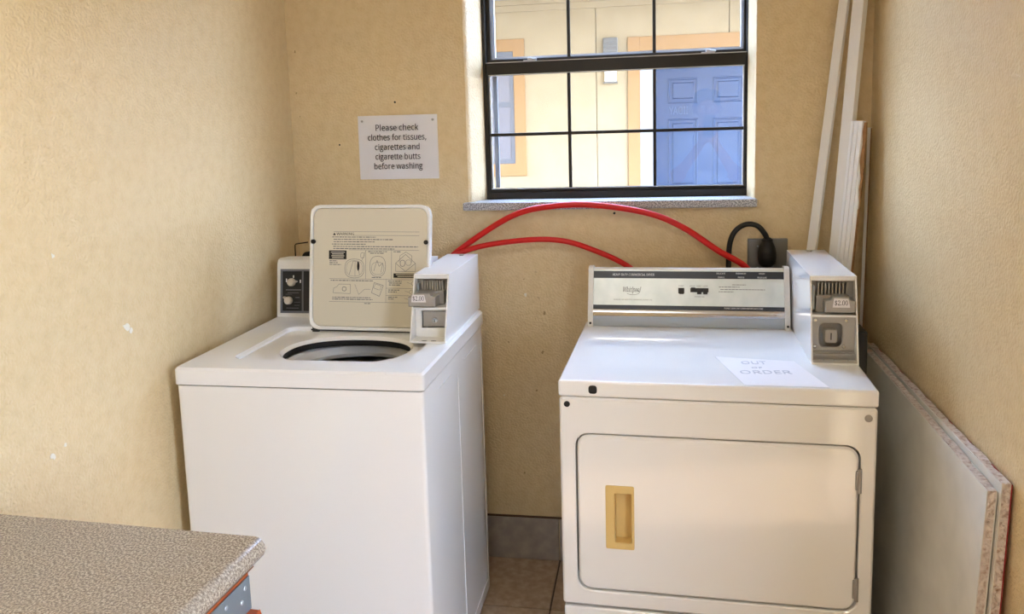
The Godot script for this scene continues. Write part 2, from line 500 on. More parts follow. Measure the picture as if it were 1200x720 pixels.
# ------------------------------------------------------------------ the room
func room() -> void:
	var t := 0.15
	var fl: Node = structure(put("floor", one_box(V(-t, -0.12, -t), V(ROOM_W + t, -0.004, ROOM_D + t)), M.grout), "brown ceramic tile floor with dark grout joints")
	var p := 0.305
	var tile := one_box(V(-p / 2 + 0.003, -0.01, -p / 2 + 0.003), V(p / 2 - 0.003, 0.0, p / 2 - 0.003), 0.002)
	for i in 7:
		for j in 14:
			var c := V(0.903 - 3 * p + (i + 0.5) * p, 0, -0.003 + (j + 0.5) * p)
			put("tile", tile, M["tile_%d" % rng.randi_range(0, 2)], fl, Transform3D(Basis(Vector3.UP, PI / 2 * rng.randi_range(0, 3)), c + V(0, rng.randf_range(-0.0006, 0.0006), 0)))
	structure(put("ceiling", one_box(V(-t, ROOM_H, -t), V(ROOM_W + t, ROOM_H + 0.15, ROOM_D + t)), M.ceiling_paint))
	structure(put("wall_left", one_box(V(-t, 0, -t), V(0, ROOM_H, ROOM_D + t)), M.wall_paint), "cream textured wall behind the washing machine and counter")
	# the open doorway is in the right-hand wall, beside the viewer
	var b := MB.new()
	b.xf = Transform3D(Basis(Vector3(0, 0, 1), Vector3(0, 1, 0), Vector3(1, 0, 0)), V(ROOM_W, 0, 0))
	b.ring(rect(-t, 0, ROOM_D + t, ROOM_H), rect(2.02, 0.0, 2.62, 2.06), Vector2(2.3, 1.05), 0.0, t)
	structure(put("wall_right", b.done(), M.wall_paint), "cream textured wall with leaning gypsum sheets")
	b = MB.new()
	b.ring(rect(0, 0, ROOM_W, ROOM_H), rect(0.612, 1.245, 1.5535, 2.235), Vector2(1.08, 1.7), -t, 0.0)
	var wb: Node = structure(put("wall_back", b.done(), M.wall_paint), "cream textured wall with the window")
	structure(put("wall_front", one_box(V(0, 0, ROOM_D), V(ROOM_W, ROOM_H, ROOM_D + t)), M.wall_paint))
	# paint chips and small holes
	for c in [[0.989, 1.074, 0.020], [0.975, 1.060, 0.012], [1.203, 1.275, 0.010], [1.262, 0.865, 0.012], [1.225, 0.875, 0.007]]:
		var poly := PackedVector2Array()
		for k in 9:
			poly.append(Vector2.from_angle(TAU * k / 9) * c[2] * rng.randf_range(0.3, 0.75))
		b = MB.new()
		b.prism(poly, 0.0, 0.0012)
		put("paint_chip", b.done(), M.chip, get_node("wall_left"), Transform3D(Basis(Vector3.UP, PI / 2), V(0.0, c[1], c[0])))
	for c in [[1.107, 1.231, 0.004], [0.375, 1.617, 0.0035], [0.17, 1.479, 0.003]]:
		b = MB.new()
		b.prism(ellipse(c[0], c[1], c[2], c[2], 10), 0.0, 0.0008)
		put("nail_hole", b.done(), M.black, wb)
	# scuffs and flaked spots low on the back wall
	for c in [[0.842, 1.035, 0.010, 1], [0.805, 0.955, 0.011, 0], [0.850, 0.945, 0.012, 1], [0.868, 0.895, 0.013, 2], [0.800, 1.01, 0.005, 2], [0.858, 0.755, 0.012, 2], [0.742, 0.79, 0.006, 2], [0.835, 0.62, 0.008, 2], [0.80, 0.52, 0.007, 1], [0.72, 0.60, 0.005, 0], [0.785, 0.32, 0.007, 2], [0.028, 1.80, 0.008, 2], [0.024, 1.66, 0.006, 2], [0.032, 1.58, 0.005, 2]]:
		var poly := PackedVector2Array()
		for k in 9:
			poly.append(Vector2.from_angle(TAU * k / 9 + 0.3) * c[2] * rng.randf_range(0.25, 0.7) * Vector2(0.8, 1.1))
		b = MB.new()
		b.prism(poly, 0.0, 0.0009)
		put("scuff_mark", b.done(), [M.chip, M.scuff_pale, M.scuff_dark][c[3]], wb, Transform3D(Basis.IDENTITY, V(c[0], c[1], 0.0)))
	# tiled skirting
	for side in [["back", 7], ["left", 14], ["right", 5]]:
		var holder := Node3D.new()
		holder.name = "baseboard_" + side[0]
		add_child(holder)
		structure(holder, "grey tile baseboard along the %s wall" % side[0])
		var dir := V(1, 0, 0) if side[0] == "back" else V(0, 0, 1)
		var out := V(0, 0, 1) if side[0] == "back" else (V(1, 0, 0) if side[0] == "left" else V(-1, 0, 0))
		var start := V(-0.012, 0, 0) if side[0] == "back" else (V(0, 0, -0.003) if side[0] == "left" else V(ROOM_W, 0, -0.003))
		for k in side[1]:
			var x0: float = k * p + 0.0015
			var x1: float = minf((k + 1) * p - 0.0015, (ROOM_W + 0.012) if side[0] == "back" else ROOM_D)
			if k == 0: x0 = 0.0125 if side[0] == "back" else 0.014
			var q0: Vector3 = start + dir * x0; var q1: Vector3 = start + dir * x1 + out * 0.009 + V(0, 0.156, 0)
			put("baseboard_tile", one_box(Vector3(minf(q0.x, q1.x), 0.0015, minf(q0.z, q1.z)), Vector3(maxf(q0.x, q1.x), q1.y, maxf(q0.z, q1.z)), 0.002), M.base_tile, holder)
		var l: Vector3 = start + dir * 0.013; var h: Vector3 = start + dir * ((ROOM_W + 0.011) if side[0] == "back" else p * side[1] - 0.01) + out * 0.007
		put("caulk_line", one_box(Vector3(minf(l.x, h.x), 0.156, minf(l.z, h.z)), Vector3(maxf(l.x, h.x), 0.161, maxf(l.z, h.z))), M.caulk, holder)


# ------------------------------------------------------------------ window
func window() -> void:
	var w := Node3D.new()
	w.name = "window_1"
	add_child(w)
	structure(w, "black framed sash window with small panes over a stone sill")
	# splayed plaster reveal
	var b := MB.new()
	b.xf = LYING
	b.prism(PackedVector2Array([Vector2(0.611, 0.15), Vector2(0.611, 0.001), Vector2(0.618, 0.000), Vector2(0.626, 0.006), Vector2(0.632, 0.02), Vector2(0.660, 0.122), Vector2(0.660, 0.15)]), 1.274, 2.2351)
	put("reveal", b.done(), M.wall_paint, w)
	b = MB.new(); b.xf = LYING
	b.prism(PackedVector2Array([Vector2(1.540, 0.15), Vector2(1.540, 0.122), Vector2(1.546, 0.02), Vector2(1.549, 0.006), Vector2(1.552, 0.001), Vector2(1.5545, 0.001), Vector2(1.5545, 0.15)]), 1.274, 2.2351)
	put("reveal", b.done(), M.wall_paint, w)
	put("reveal", one_box(V(0.611, 2.205, -0.15), V(1.5545, 2.235, 0.001)), M.wall_paint, w)
	# stone sill
	put("window_sill", one_box(V(0.603, 1.2475, -0.15), V(1.557, 1.2735, 0.026), 0.003), M.sill_stone, w)
	# outer frame
	var zf := -0.12
	b = MB.new()
	b.ring(rect(0.655, 1.2735, 1.547, 2.205), rect(0.669, 1.2995, 1.537, 2.19), Vector2(1.1, 1.75), zf - 0.05, zf + 0.004, 0.002, 0.002)
	put("window_frame", b.done(), M.frame_black, w)
	# lower sash (inside), upper sash (outside)
	b = MB.new()
	b.ring(rect(0.669, 1.2995, 1.537, 1.742), rect(0.677, 1.3105, 1.530, 1.700), Vector2(1.1, 1.5), zf - 0.022, zf + 0.002, 0.0015, 0.0015)
	put("sash", b.done(), M.frame_black, w)
	b = MB.new()
	b.ring(rect(0.669, 1.738, 1.537, 2.19), rect(0.683, 1.756, 1.529, 2.178), Vector2(1.1, 1.95), zf - 0.046, zf - 0.024, 0.0015, 0.0015)
	put("sash", b.done(), M.frame_black, w)
	# silver strips that draw in the highlight lines along the sashes
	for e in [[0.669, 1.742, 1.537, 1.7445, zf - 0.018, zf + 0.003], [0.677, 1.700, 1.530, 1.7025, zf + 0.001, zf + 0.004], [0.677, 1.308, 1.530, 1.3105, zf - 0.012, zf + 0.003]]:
		put("highlight_edge", one_box(V(e[0], e[1], e[4]), V(e[2], e[3], e[5])), M.track_silver, w)
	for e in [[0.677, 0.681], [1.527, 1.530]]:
		put("highlight_edge", one_box(V(e[0], 1.3105, zf - 0.02), V(e[1], 1.700, zf - 0.004)), M.track_silver, w)
	put("screen_frame", one_box(V(0.682, 1.3105, zf - 0.062), V(0.697, 1.70, zf - 0.05)), M.screen_blue, w)
	b = MB.new()
	b.ring(rect(0.66, 1.738, 1.545, 2.20), rect(0.692, 1.7655, 1.5235, 2.17), Vector2(1.1, 1.95), zf - 0.075, zf - 0.055)
	put("outer_casing", b.done(), M.trim_white, w)
	# glazing bars and panes
	for row in [[1.3105, 1.497, 1.700, 0.677, 1.530, zf - 0.012], [1.756, 1.967, 2.178, 0.683, 1.529, zf - 0.036]]:
		for x in [0.953, 1.240]:
			put("muntin", one_box(V(x - 0.0055, row[0], row[5] - 0.007), V(x + 0.0055, row[2], row[5] + 0.009), 0.0015), M.frame_black, w)
		put("muntin", one_box(V(row[3], row[1] - 0.0055, row[5] - 0.0068), V(row[4], row[1] + 0.0055, row[5] + 0.0088), 0.0015), M.frame_black, w)
		var xs := [row[3], 0.9475, 0.9585, 1.2345, 1.2455, row[4]]
		var ys := [row[0], row[1] - 0.0055, row[1] + 0.0055, row[2]]
		for i in 3:
			for j in 2:
				b = MB.new()
				for q in [0.0, -0.005]:     # second sheet added to strengthen the pane reflection
					b.quad(V(xs[i * 2], ys[j * 2], row[5] + q), V(xs[i * 2 + 1], ys[j * 2], row[5] + q), V(xs[i * 2 + 1], ys[j * 2 + 1], row[5] + q), V(xs[i * 2], ys[j * 2 + 1], row[5] + q), Vector3.BACK)
				put("pane", b.done(), M.glass, w)
	# sash latches
	for x in [0.822, 1.414]:
		b = MB.new()
		b.rbox(V(x - 0.022, 1.7445, zf - 0.012), V(x + 0.022, 1.748, zf + 0.008), 0.001)
		b.rbox(V(x - 0.008, 1.746, zf - 0.008), V(x + 0.008, 1.757, zf + 0.006), 0.003)
		b.tube(PackedVector3Array([V(x - 0.002, 1.752, zf + 0.002), V(x + 0.024, 1.750, zf + 0.008)]), 0.0025, 8)
		put("sash_latch", b.done(), M.track_silver, w)
	# pale blue-grey letters on the outer face of the pane, read from outside
	var turned := Transform3D(Basis(Vector3.UP, PI), V(1.320, 1.560, zf - 0.0180))
	letters("IIDAY", 0.034, M.pale_ink, w, turned, 0.062)


# ------------------------------------------------------------------ the building across the yard
func outside() -> void:
	structure(put("pavement", one_box(V(-30, -0.30, -0.15), V(30, -0.13, 40)), M.concrete), "concrete pavement in front of the laundry room")
	structure(put("yard", one_box(V(-30, -0.30, -30), V(30, -0.13, -0.15)), M.asphalt), "dark asphalt yard between the two buildings")
	# unseen blocks added around this room to hold back sky light
	structure(put("added_sky_block", one_box(V(-9.0, ROOM_H + 0.15, -0.15), V(ROOM_W + 0.15, 6.2, ROOM_D + 0.15)), M.siding), "unseen block added over the laundry room to shade the house front")  # added height, so the facade opposite sees less sky
	structure(put("added_canopy", one_box(V(ROOM_W + 0.15, ROOM_H + 0.15, -0.15), V(ROOM_W + 1.75, ROOM_H + 0.30, ROOM_D + 3.0)), M.siding), "unseen canopy slab added to cut the sky light at the doorway")  # added overhang, keeps sky and sun off the doorway
	structure(put("added_side_block", one_box(V(-9.0, -0.13, -0.15), V(-0.15, ROOM_H + 0.15, ROOM_D + 0.15)), M.siding), "unseen block added beside the laundry room to shade the yard")  # added mass that shades the yard from the left
	var f := thing("house_facade", "cream sided house front with a porch roof seen through the window", "building", V(0, 0, -5.2))
	var x := 0.749 - 4 * 1.22
	while x < 6.0:
		put("siding_panel", one_box(V(x + 0.003, -0.13, -0.05), V(x + 1.217, 3.0, 0.0), 0.002), M.siding, f)
		x += 1.22
	put("backing_wall", one_box(V(-4.2, -0.13, -0.30), V(6.2, 3.0, -0.045)), M.siding, f)
	put("frieze_board", one_box(V(-4.2, 2.655, 0.0), V(6.2, 2.715, 0.02), 0.002), M.siding, f)
	put("crown_board", one_box(V(-4.2, 2.715, 0.0), V(6.2, 2.765, 0.045), 0.002), M.siding, f)
	put("soffit", one_box(V(-4.2, 2.765, -0.30), V(6.2, 2.80, 2.25)), M.trim_white, f)
	put("porch_roof", one_box(V(-4.3, 2.80, -3.0), V(6.3, 2.98, 2.35)), M.shingle, f)
	# window with flat casing
	var b := MB.new()
	b.ring(rect(-0.97, 1.095, 0.065, 2.405), rect(-0.86, 1.215, -0.045, 2.290), Vector2(-0.45, 1.75), 0.0, 0.022, 0.003, 0.002)
	put("window_casing", b.done(), M.trim_orange, f)
	b = MB.new()
	b.ring(rect(-0.86, 1.215, -0.045, 2.290), rect(-0.81, 1.265, -0.085, 2.245), Vector2(-0.45, 1.75), -0.02, 0.014, 0.003, 0.002)
	put("house_window_frame", b.done(), M.frame_grey, f)
	put("meeting_rail", one_box(V(-0.81, 1.765, -0.02), V(-0.085, 1.815, 0.012), 0.002), M.frame_grey, f)
	put("window_pane", one_box(V(-0.81, 1.815, 0.0005), V(-0.085, 2.245, 0.007)), M.curtained_pane, f)
	put("window_pane", one_box(V(-0.81, 1.265, 0.0005), V(-0.085, 1.765, 0.005)), M.curtained_pane, f)
	# door with casing
	for c in [[1.045, -0.1, 1.158, 2.37], [2.40, -0.1, 2.513, 2.37]]:
		put("door_casing", one_box(V(c[0], c[1], 0.0), V(c[2], c[3], 0.025), 0.003), M.trim_orange, f)
	put("door_casing", one_box(V(1.158, 2.24, 0.0), V(2.40, 2.37, 0.025), 0.003), M.trim_orange, f)
	for c in [[1.158, -0.1, 1.300, 2.24], [2.215, -0.1, 2.40, 2.24]]:
		put("door_jamb", one_box(V(c[0], c[1], 0.0), V(c[2], c[3], 0.012), 0.002), M.trim_white, f)
	put("door_jamb", one_box(V(1.300, 2.125, 0.0), V(2.215, 2.24, 0.012), 0.002), M.trim_white, f)
	var door := put("blue_door", one_box(V(1.300, -0.09, 0.0), V(2.215, 2.125, 0.008)), M.door_blue, f)
	for c in [[1.415, 1.745, 1.690, 1.975], [1.825, 1.745, 2.10, 1.975], [1.415, 0.95, 1.690, 1.60], [1.825, 0.95, 2.10, 1.60], [1.415, 0.12, 1.690, 0.80], [1.825, 0.12, 2.10, 0.80]]:
		b = MB.new()
		b.ring(rect(c[0], c[1], c[2], c[3]), rect(c[0] + 0.018, c[1] + 0.018, c[2] - 0.018, c[3] - 0.018), Vector2((c[0] + c[2]) / 2, (c[1] + c[3]) / 2), 0.008, 0.016, 0.005, 0.005)
		b.prism(rect(c[0] + 0.04, c[1] + 0.04, c[2] - 0.04, c[3] - 0.04), 0.008, 0.018, 0.008)
		put("door_panel", b.done(), M.door_blue, door)
	b = MB.new()
	b.xf = Transform3D(Basis(Vector3.RIGHT, PI / 2), V(2.15, 0.95, 0.008))
	b.lathe(PackedVector2Array([Vector2(0.0001, 0.055), Vector2(0.024, 0.05), Vector2(0.028, 0.035), Vector2(0.012, 0.02), Vector2(0.03, 0.004), Vector2(0.03, 0.0)]), 16)
	put("door_knob", b.done(), M.alloy, door)
	# wall lamp
	var l := thing("wall_lamp", "grey louvred wall lamp with pale lens on the house across the yard", "lamp", V(0.885, 2.0, -5.2))
	put("lamp_body", one_box(V(-0.068, 0.10, 0.0), V(0.068, 0.37, 0.07), 0.006), M.lamp_grey, l)
	for k in 4:
		put("louvre", one_box(V(-0.060, 0.185 + k * 0.045, 0.068), V(0.060, 0.205 + k * 0.045, 0.082), 0.003), M.lamp_grey, l)
	put("lens", one_box(V(-0.055, -0.035, 0.002), V(0.055, 0.10, 0.062), 0.008), M.lamp_glass, l)
	put("lens_guard", one_box(V(-0.066, -0.050, 0.0), V(0.066, -0.035, 0.07), 0.003), M.lamp_grey, l)


# ------------------------------------------------------------------ coin meter, shared by both machines
# local origin: front left bottom corner; x across, y up, the housing runs back along -z
func coin_meter(parent: Node3D, at: Vector3, w: float, h: float, lean: float, length: float, on_dryer: bool) -> void:
	var t := 0.004
	var fz := func(y: float) -> float: return -lean * y / h
	var b := MB.new()
	var side := PackedVector2Array([Vector2(0, 0), Vector2(length, 0), Vector2(length, h), Vector2(lean, h)])   # (depth, height)
	var turn := Basis(Vector3(0, 0, -1), Vector3(0, 1, 0), Vector3(1, 0, 0))
	b.xf = Transform3D(turn, Vector3.ZERO); b.prism(side, 0.0, t, 0.0)
	b.xf = Transform3D(turn, V(w - t, 0, 0)); b.prism(side, 0.0, t, 0.0)
	b.xf = Transform3D.IDENTITY
	b.rbox(V(0, h - t, -length), V(w, h + 0.0015, -lean + 0.001), 0.0014)
	b.box(V(t, t, -length), V(w - t, h - t, -length + t))
	b.box(V(t, 0.0, -length), V(w - t, t, -0.001))
	# shelf between the two bays, and a lip under the top
	var mid := h * (0.545 if on_dryer else 0.50)
	b.rbox(V(t, mid - 0.003, fz.call(mid) - 0.09), V(w - t, mid + 0.003, fz.call(mid) - 0.001), 0.001)
	b.rbox(V(t, h - 0.012, fz.call(h) - 0.006), V(w - t, h - t, fz.call(h) - 0.001), 0.001)
	var root := put("coin_meter", b.done(), M.enamel, parent, Transform3D(Basis.IDENTITY, at))
	# upper bay
	var zb: float = fz.call(h) - 0.022
	put("back_plate", one_box(V(t, mid + 0.003, zb - 0.006), V(w - t, h - 0.006, zb), 0.001), M.cast_metal, root)
	var sy := mid + (h - mid) * (0.10 if on_dryer else 0.08)
	var sh := (h - mid) * 0.42
	var sx0 := 0.034 if on_dryer else -0.006
	var sx1 := w - 0.006 if on_dryer else w - 0.030
	b = MB.new()
	b.rbox(V(0.016, mid + 0.004, zb - 0.002), V(w - 0.016, sy + sh * 0.95, zb + 0.022), 0.003)     # slide carrier
	put("slide_carrier", b.done(), M.cast_metal, root)
	var zs := zb + (0.052 if on_dryer else 0.068)
	b = MB.new()
	var prof := PackedVector2Array([Vector2(sx0, sy), Vector2(sx1, sy), Vector2(sx1, sy + sh * 0.72), Vector2(sx1 - 0.012, sy + sh * 0.78), Vector2(sx1 - 0.018, sy + sh), Vector2(sx0 + 0.020, sy + sh), Vector2(sx0 + 0.013, sy + sh * 0.78), Vector2(sx0, sy + sh * 0.72)])
	b.prism(prof, zb + 0.004, zs, 0.0025)
	put("coin_slide", b.done(), M.dull_steel, root)
	# comb of eight upright coin slots
	var cx0 := 0.020; var cx1 := w - 0.020
	var cy0 := sy + sh; var cy1 := h - 0.022
	put("slot_backing", one_box(V(cx0, cy0 - 0.004, zb), V(cx1, cy1, zb + 0.006)), M.black, root)
	for k in 9:
		var fx := lerpf(cx0, cx1 - 0.004, k / 8.0)
		put("slot_fin", one_box(V(fx, cy0 - 0.004, zb + 0.002), V(fx + 0.0045, cy1 + 0.004, zb + 0.018), 0.001), M.cast_metal, root)
	put("slide_arm", one_box(V(t + 0.003, mid + 0.012, zb), V(t + 0.009, h - 0.026, zb + 0.024), 0.002), M.alloy, root)
	# price tag
	var px := (sx0 + sx1) / 2.0 + (0.002 if on_dryer else -0.008)
	b = MB.new()
	b.prism(PackedVector2Array([Vector2(px - 0.021, sy + sh * 0.34), Vector2(px + 0.021, sy + sh * 0.34), Vector2(px + 0.016, sy + sh * 0.90), Vector2(px - 0.018, sy + sh * 0.90)]), zs, zs + 0.0014, 0.0004)
	put("price_tag", b.done(), M.paper, root)
	letters("$2.00", 0.0165, M.ink, root, Transform3D(Basis.IDENTITY, V(px - 0.0005, sy + sh * 0.62, zs + 0.0017)), 0.031, serif)
	# lower bay
	var zl: float = fz.call(mid) - (0.006 if on_dryer else 0.014)
	if on_dryer:
		b = MB.new()
		var cy := mid * 0.56
		b.ring(rect(t, 0.026, w - t, mid - 0.003), rrect(w / 2 - 0.034, cy - 0.030, w / 2 + 0.022, cy + 0.032, 0.014), Vector2(w / 2 - 0.006, cy), zl - 0.004, zl, 0.001, 0.002)
		put("vault_plate", b.done(), M.dull_steel, root)
		put("vault_recess", one_box(V(w / 2 - 0.040, cy - 0.036, zl - 0.040), V(w / 2 + 0.028, cy + 0.038, zl - 0.022)), M.cast_metal, root)
		b = MB.new()
		b.prism(rrect(w / 2 - 0.021, cy - 0.022, w / 2 + 0.013, cy + 0.016, 0.009), zl - 0.024, zl - 0.004, 0.003)
		put("vault_lock", b.done(), M.dull_steel, root)
		put("key_slot", one_box(V(w / 2 - 0.0052, cy - 0.012, zl - 0.005), V(w / 2 - 0.0028, cy + 0.006, zl - 0.0032)), M.black, root)
		for s in [[0.013, 0.038], [w - 0.030, 0.038], [0.013, mid - 0.012], [w - 0.026, mid - 0.012]]:
			b = MB.new()
			b.prism(ellipse(s[0], s[1], 0.0045, 0.0045, 12), zl, zl + 0.003, 0.001)
			put("screw", b.done(), M.chrome, root)
		b = MB.new()
		b.rbox(V(t, 0.020, zl - 0.02), V(w - t, 0.026, zl + 0.004), 0.001)
		b.rbox(V(t, t, -0.006), V(w - t, 0.012, -0.001), 0.001)
		b.box(V(t, t, -0.03), V(w - t, 0.022, -0.022))
		put("front_lip", b.done(), M.dull_steel, root)
		for s in [0.028, 0.052, 0.085]:
			put("rivet", one_box(V(s, 0.010, -0.002), V(s + 0.003, 0.013, 0.0005)), M.cast_metal, root)
	else:
		b = MB.new()
		b.ring(rect(t, t, w - t, mid - 0.003), rect(0.022, 0.030, w - 0.008, mid - 0.010), Vector2(w / 2 + 0.007, mid * 0.55), zl - 0.010, zl - 0.004, 0.001, 0.002)
		put("vault_surround", b.done(), M.plastic_white, root)
		put("vault_plate", one_box(V(0.024, 0.032, zl - 0.022), V(w - 0.010, mid - 0.012, zl - 0.010), 0.002), M.dull_steel, root)
		b = MB.new()
		b.prism(ellipse(w * 0.58, mid * 0.58, 0.008, 0.008, 16), zl - 0.010, zl - 0.004, 0.0015)
		put("vault_lock", b.done(), M.chrome, root)
		put("key_slot", one_box(V(w * 0.58 - 0.0012, mid * 0.58 - 0.005, zl - 0.0045), V(w * 0.58 + 0.0012, mid * 0.58 + 0.004, zl - 0.003)), M.black, root)
		for s in [0.040, 0.066]:
			b = MB.new()
			b.xf = LYING * Transform3D(Basis.IDENTITY, V(s, 0.008, t))
			b.prism(ellipse(0, 0, 0.008, 0.0035, 12), 0.0, 0.0012)
			put("drain_slot", b.done(), M.black, root)
		put("bay_floor", one_box(V(t, t, zl - 0.006), V(w - t, t + 0.001, -0.002)), M.plastic_white, root)
	# lock on the top
	b = MB.new()
	b.xf = Transform3D(Basis.IDENTITY, V(w * 0.55, h + 0.001, -length + 0.035))
	b.lathe(PackedVector2Array([Vector2(0.0001, 0.004), Vector2(0.007, 0.004), Vector2(0.008, 0.0)]), 16)
	put("top_lock", b.done(), M.dull_steel, root)


# ------------------------------------------------------------------ washing machine
func washer() -> void:
	var W := 0.648; var H := 0.943; var D := 0.700
	var o := thing("washing_machine", "white top-loading coin washing machine with its lid raised", "washing machine", V(0.041, 0, 0.8814), -0.0065)
	# cabinet
	var b := MB.new()
	b.xf = LYING
	b.ring(rrect(0.003, 0.0045, W - 0.003, D - 0.012, 0.010, 3), rrect(0.012, 0.013, W - 0.012, D - 0.02, 0.008, 3), Vector2(W / 2, D / 2), 0.02, H - 0.0475)
	put("cabinet", b.done(), M.enamel, o)
	# pressed lines on the right-hand side
	for r in [[0.139, 0.274, 0.862], [0.417, 0.580, 0.858]]:
		put("pressed_line", one_box(V(W - 0.0026, r[2] - 0.0015, -r[1]), V(W - 0.0005, r[2] + 0.0015, -r[0]), 0.0008), M.enamel, o)
	for v in [[0.345, 0.03], [0.655, 0.03]]:
		put("pressed_line", one_box(V(W - 0.0026, v[1], -v[0] - 0.002), V(W - 0.0002, 0.84, -v[0] + 0.002), 0.001), M.enamel, o)
	put("base_rail", one_box(V(W - 0.010, 0.012, -D + 0.03), V(W - 0.001, 0.05, -0.02), 0.003), M.enamel, o)
	for f in [[0.05, -0.05], [W - 0.05, -0.05], [0.05, -D + 0.05], [W - 0.03, -D + 0.03]]:
		b = MB.new()
		b.xf = Transform3D(Basis.IDENTITY, V(f[0], 0, f[1]))
		b.lathe(PackedVector2Array([Vector2(0.0001, 0.03), Vector2(0.012, 0.03), Vector2(0.012, 0.012), Vector2(0.018, 0.010), Vector2(0.018, 0.001), Vector2(0.0001, 0.001)]), 14)
		put("foot", b.done(), M.plastic_white, o)
	# top deck with the lid well
	b = MB.new(); b.xf = LYING
	var well := rrect(0.112, 0.095, 0.575, 0.440, 0.03, 5)
	b.ring(rrect(0, 0, W, D, 0.010, 4), well, Vector2(0.34, 0.27), H - 0.043, H, 0.006, 0.006)
	put("top_deck", b.done(), M.enamel, o)
	b = MB.new(); b.xf = LYING
	var mouth := ellipse(0.363, 0.248, 0.172, 0.134, 56, 2.3)
	b.ring(rrect(0.106, 0.089, 0.581, 0.446, 0.03, 5), mouth, Vector2(0.363, 0.26), H - 0.022, H - 0.012, 0.0, 0.008)
	put("lid_well", b.done(), M.enamel, o)
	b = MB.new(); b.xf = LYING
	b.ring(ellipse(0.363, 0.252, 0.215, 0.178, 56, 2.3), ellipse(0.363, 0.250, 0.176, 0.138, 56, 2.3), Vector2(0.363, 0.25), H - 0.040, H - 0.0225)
	put("mouth_dark_ring", b.done(), M.rubber, o)  # black ring painted in for the shaded gap under the deck
	# tub ring, basket and agitator
	b = MB.new(); b.xf = Transform3D(Basis.IDENTITY, V(0.363, 0, -0.262))
	b.lathe(PackedVector2Array([Vector2(0.245, 0.882), Vector2(0.21, 0.896), Vector2(0.178, 0.898), Vector2(0.168, 0.892), Vector2(0.164, 0.872), Vector2(0.170, 0.860)]), 56)
	put("tub_ring", b.done(), M.plastic_white, o)
	b = MB.new(); b.xf = Transform3D(Basis.IDENTITY, V(0.363, 0, -0.262))
	b.lathe(PackedVector2Array([Vector2(0.24, 0.835), Vector2(0.200, 0.836), Vector2(0.184, 0.828), Vector2(0.180, 0.806), Vector2(0.200, 0.79)]), 56)
	put("balance_ring", b.done(), M.tub_grey, o)
	b = MB.new(); b.xf = Transform3D(Basis.IDENTITY, V(0.363, 0, -0.262))
	b.lathe(PackedVector2Array([Vector2(0.24, 0.832), Vector2(0.236, 0.50), Vector2(0.12, 0.47), Vector2(0.0001, 0.47)]), 48)
	put("basket", b.done(), M.tub_grey, o)
	b = MB.new(); b.xf = Transform3D(Basis.IDENTITY, V(0.363, 0, -0.262))
	b.lathe(PackedVector2Array([Vector2(0.0001, 0.76), Vector2(0.03, 0.755), Vector2(0.045, 0.72), Vector2(0.05, 0.60), Vector2(0.12, 0.50), Vector2(0.16, 0.475)]), 28)
	put("agitator", b.done(), M.plastic_white, o)
	# console along the back
	b = MB.new()
	var turn := Basis(Vector3(0, 0, -1), Vector3(0, 1, 0), Vector3(1, 0, 0))
	b.xf = Transform3D(turn, V(0.004, 0, 0))
	b.prism(PackedVector2Array([Vector2(0.572, H - 0.001), Vector2(0.690, H - 0.001), Vector2(0.690, H + 0.177), Vector2(0.622, H + 0.182), Vector2(0.606, H + 0.178), Vector2(0.598, H + 0.164)]), 0.0, 0.505)
	put("console", b.done(), M.plastic_white, o)
	var lean := atan2(0.026, 0.164)
	var face := Transform3D(Basis(Vector3.RIGHT, -lean), V(0.0, H, -0.572))
	b = MB.new(); b.xf = face
	b.ring(rect(0.016, 0.012, 0.48, 0.152), rect(0.023, 0.019, 0.473, 0.145), Vector2(0.25, 0.08), 0.0, 0.004, 0.001, 0.001)
	b.box(V(0.089, 0.019, 0.0), V(0.094, 0.145, 0.0038))
	put("panel_frame", b.done(), M.frame_grey, o)
	b = MB.new(); b.xf = face
	b.box(V(0.023, 0.019, -0.001), V(0.473, 0.145, 0.0015))
	var cp := put("control_panel", b.done(), M.dark_panel, o)
	for k in [[0.055, 0.110, 0.15], [0.045, 0.052, 2.5]]:
		b = MB.new()
		b.xf = face * Transform3D(Basis(Vector3.BACK, k[2]), V(k[0], k[1], 0.0015))
		b.prism(ellipse(0, 0, 0.0125, 0.0125, 20), 0.0, 0.014, 0.003)
		b.prism(PackedVector2Array([Vector2(0.0, -0.007), Vector2(0.019, -0.002), Vector2(0.019, 0.002), Vector2(0.0, 0.007)]), 0.0, 0.013, 0.002)
		put("knob", b.done(), M.knob, cp)
	for m in [[0.036, 0.116, 0.0035, 0.011], [0.060, 0.128, 0.004, 0.008], [0.083, 0.113, 0.004, 0.010]]:
		b = MB.new(); b.xf = face
		b.box(V(m[0] - m[2] / 2, m[1] - m[3] / 2, 0.0015), V(m[0] + m[2] / 2, m[1] + m[3] / 2, 0.0022))
		put("scale_mark", b.done(), M.white_ink, cp)
	b = MB.new(); b.xf = face
	for m in [[0.034, 0.084, 0.085, 0.0876], [0.040, 0.0755, 0.078, 0.0775], [0.033, 0.071, 0.055, 0.0722], [0.036, 0.027, 0.078, 0.029], [0.062, 0.046, 0.082, 0.0475], [0.063, 0.036, 0.080, 0.0375], [0.066, 0.060, 0.080, 0.063]]:
		b.box(V(m[0], m[1], 0.0015), V(m[2], m[3], 0.0021))
	put("print_lines", b.done(), M.frame_grey, cp).set_meta("kind", "stuff")
	# raised lid
	var lid_at := Transform3D(Basis(Vector3.BACK, -0.012) * Basis(Vector3.RIGHT, -0.15), V(0.172, H - 0.004, -0.430))
	var lw := 0.372; var lh := 0.372
	b = MB.new()
	b.ring(rrect(0, 0, lw, lh, 0.030, 3), rrect(0.010, 0.010, lw - 0.010, lh - 0.010, 0.026, 3), Vector2(lw / 2, lh / 2), -0.020, 0.0, 0.003, 0.003)
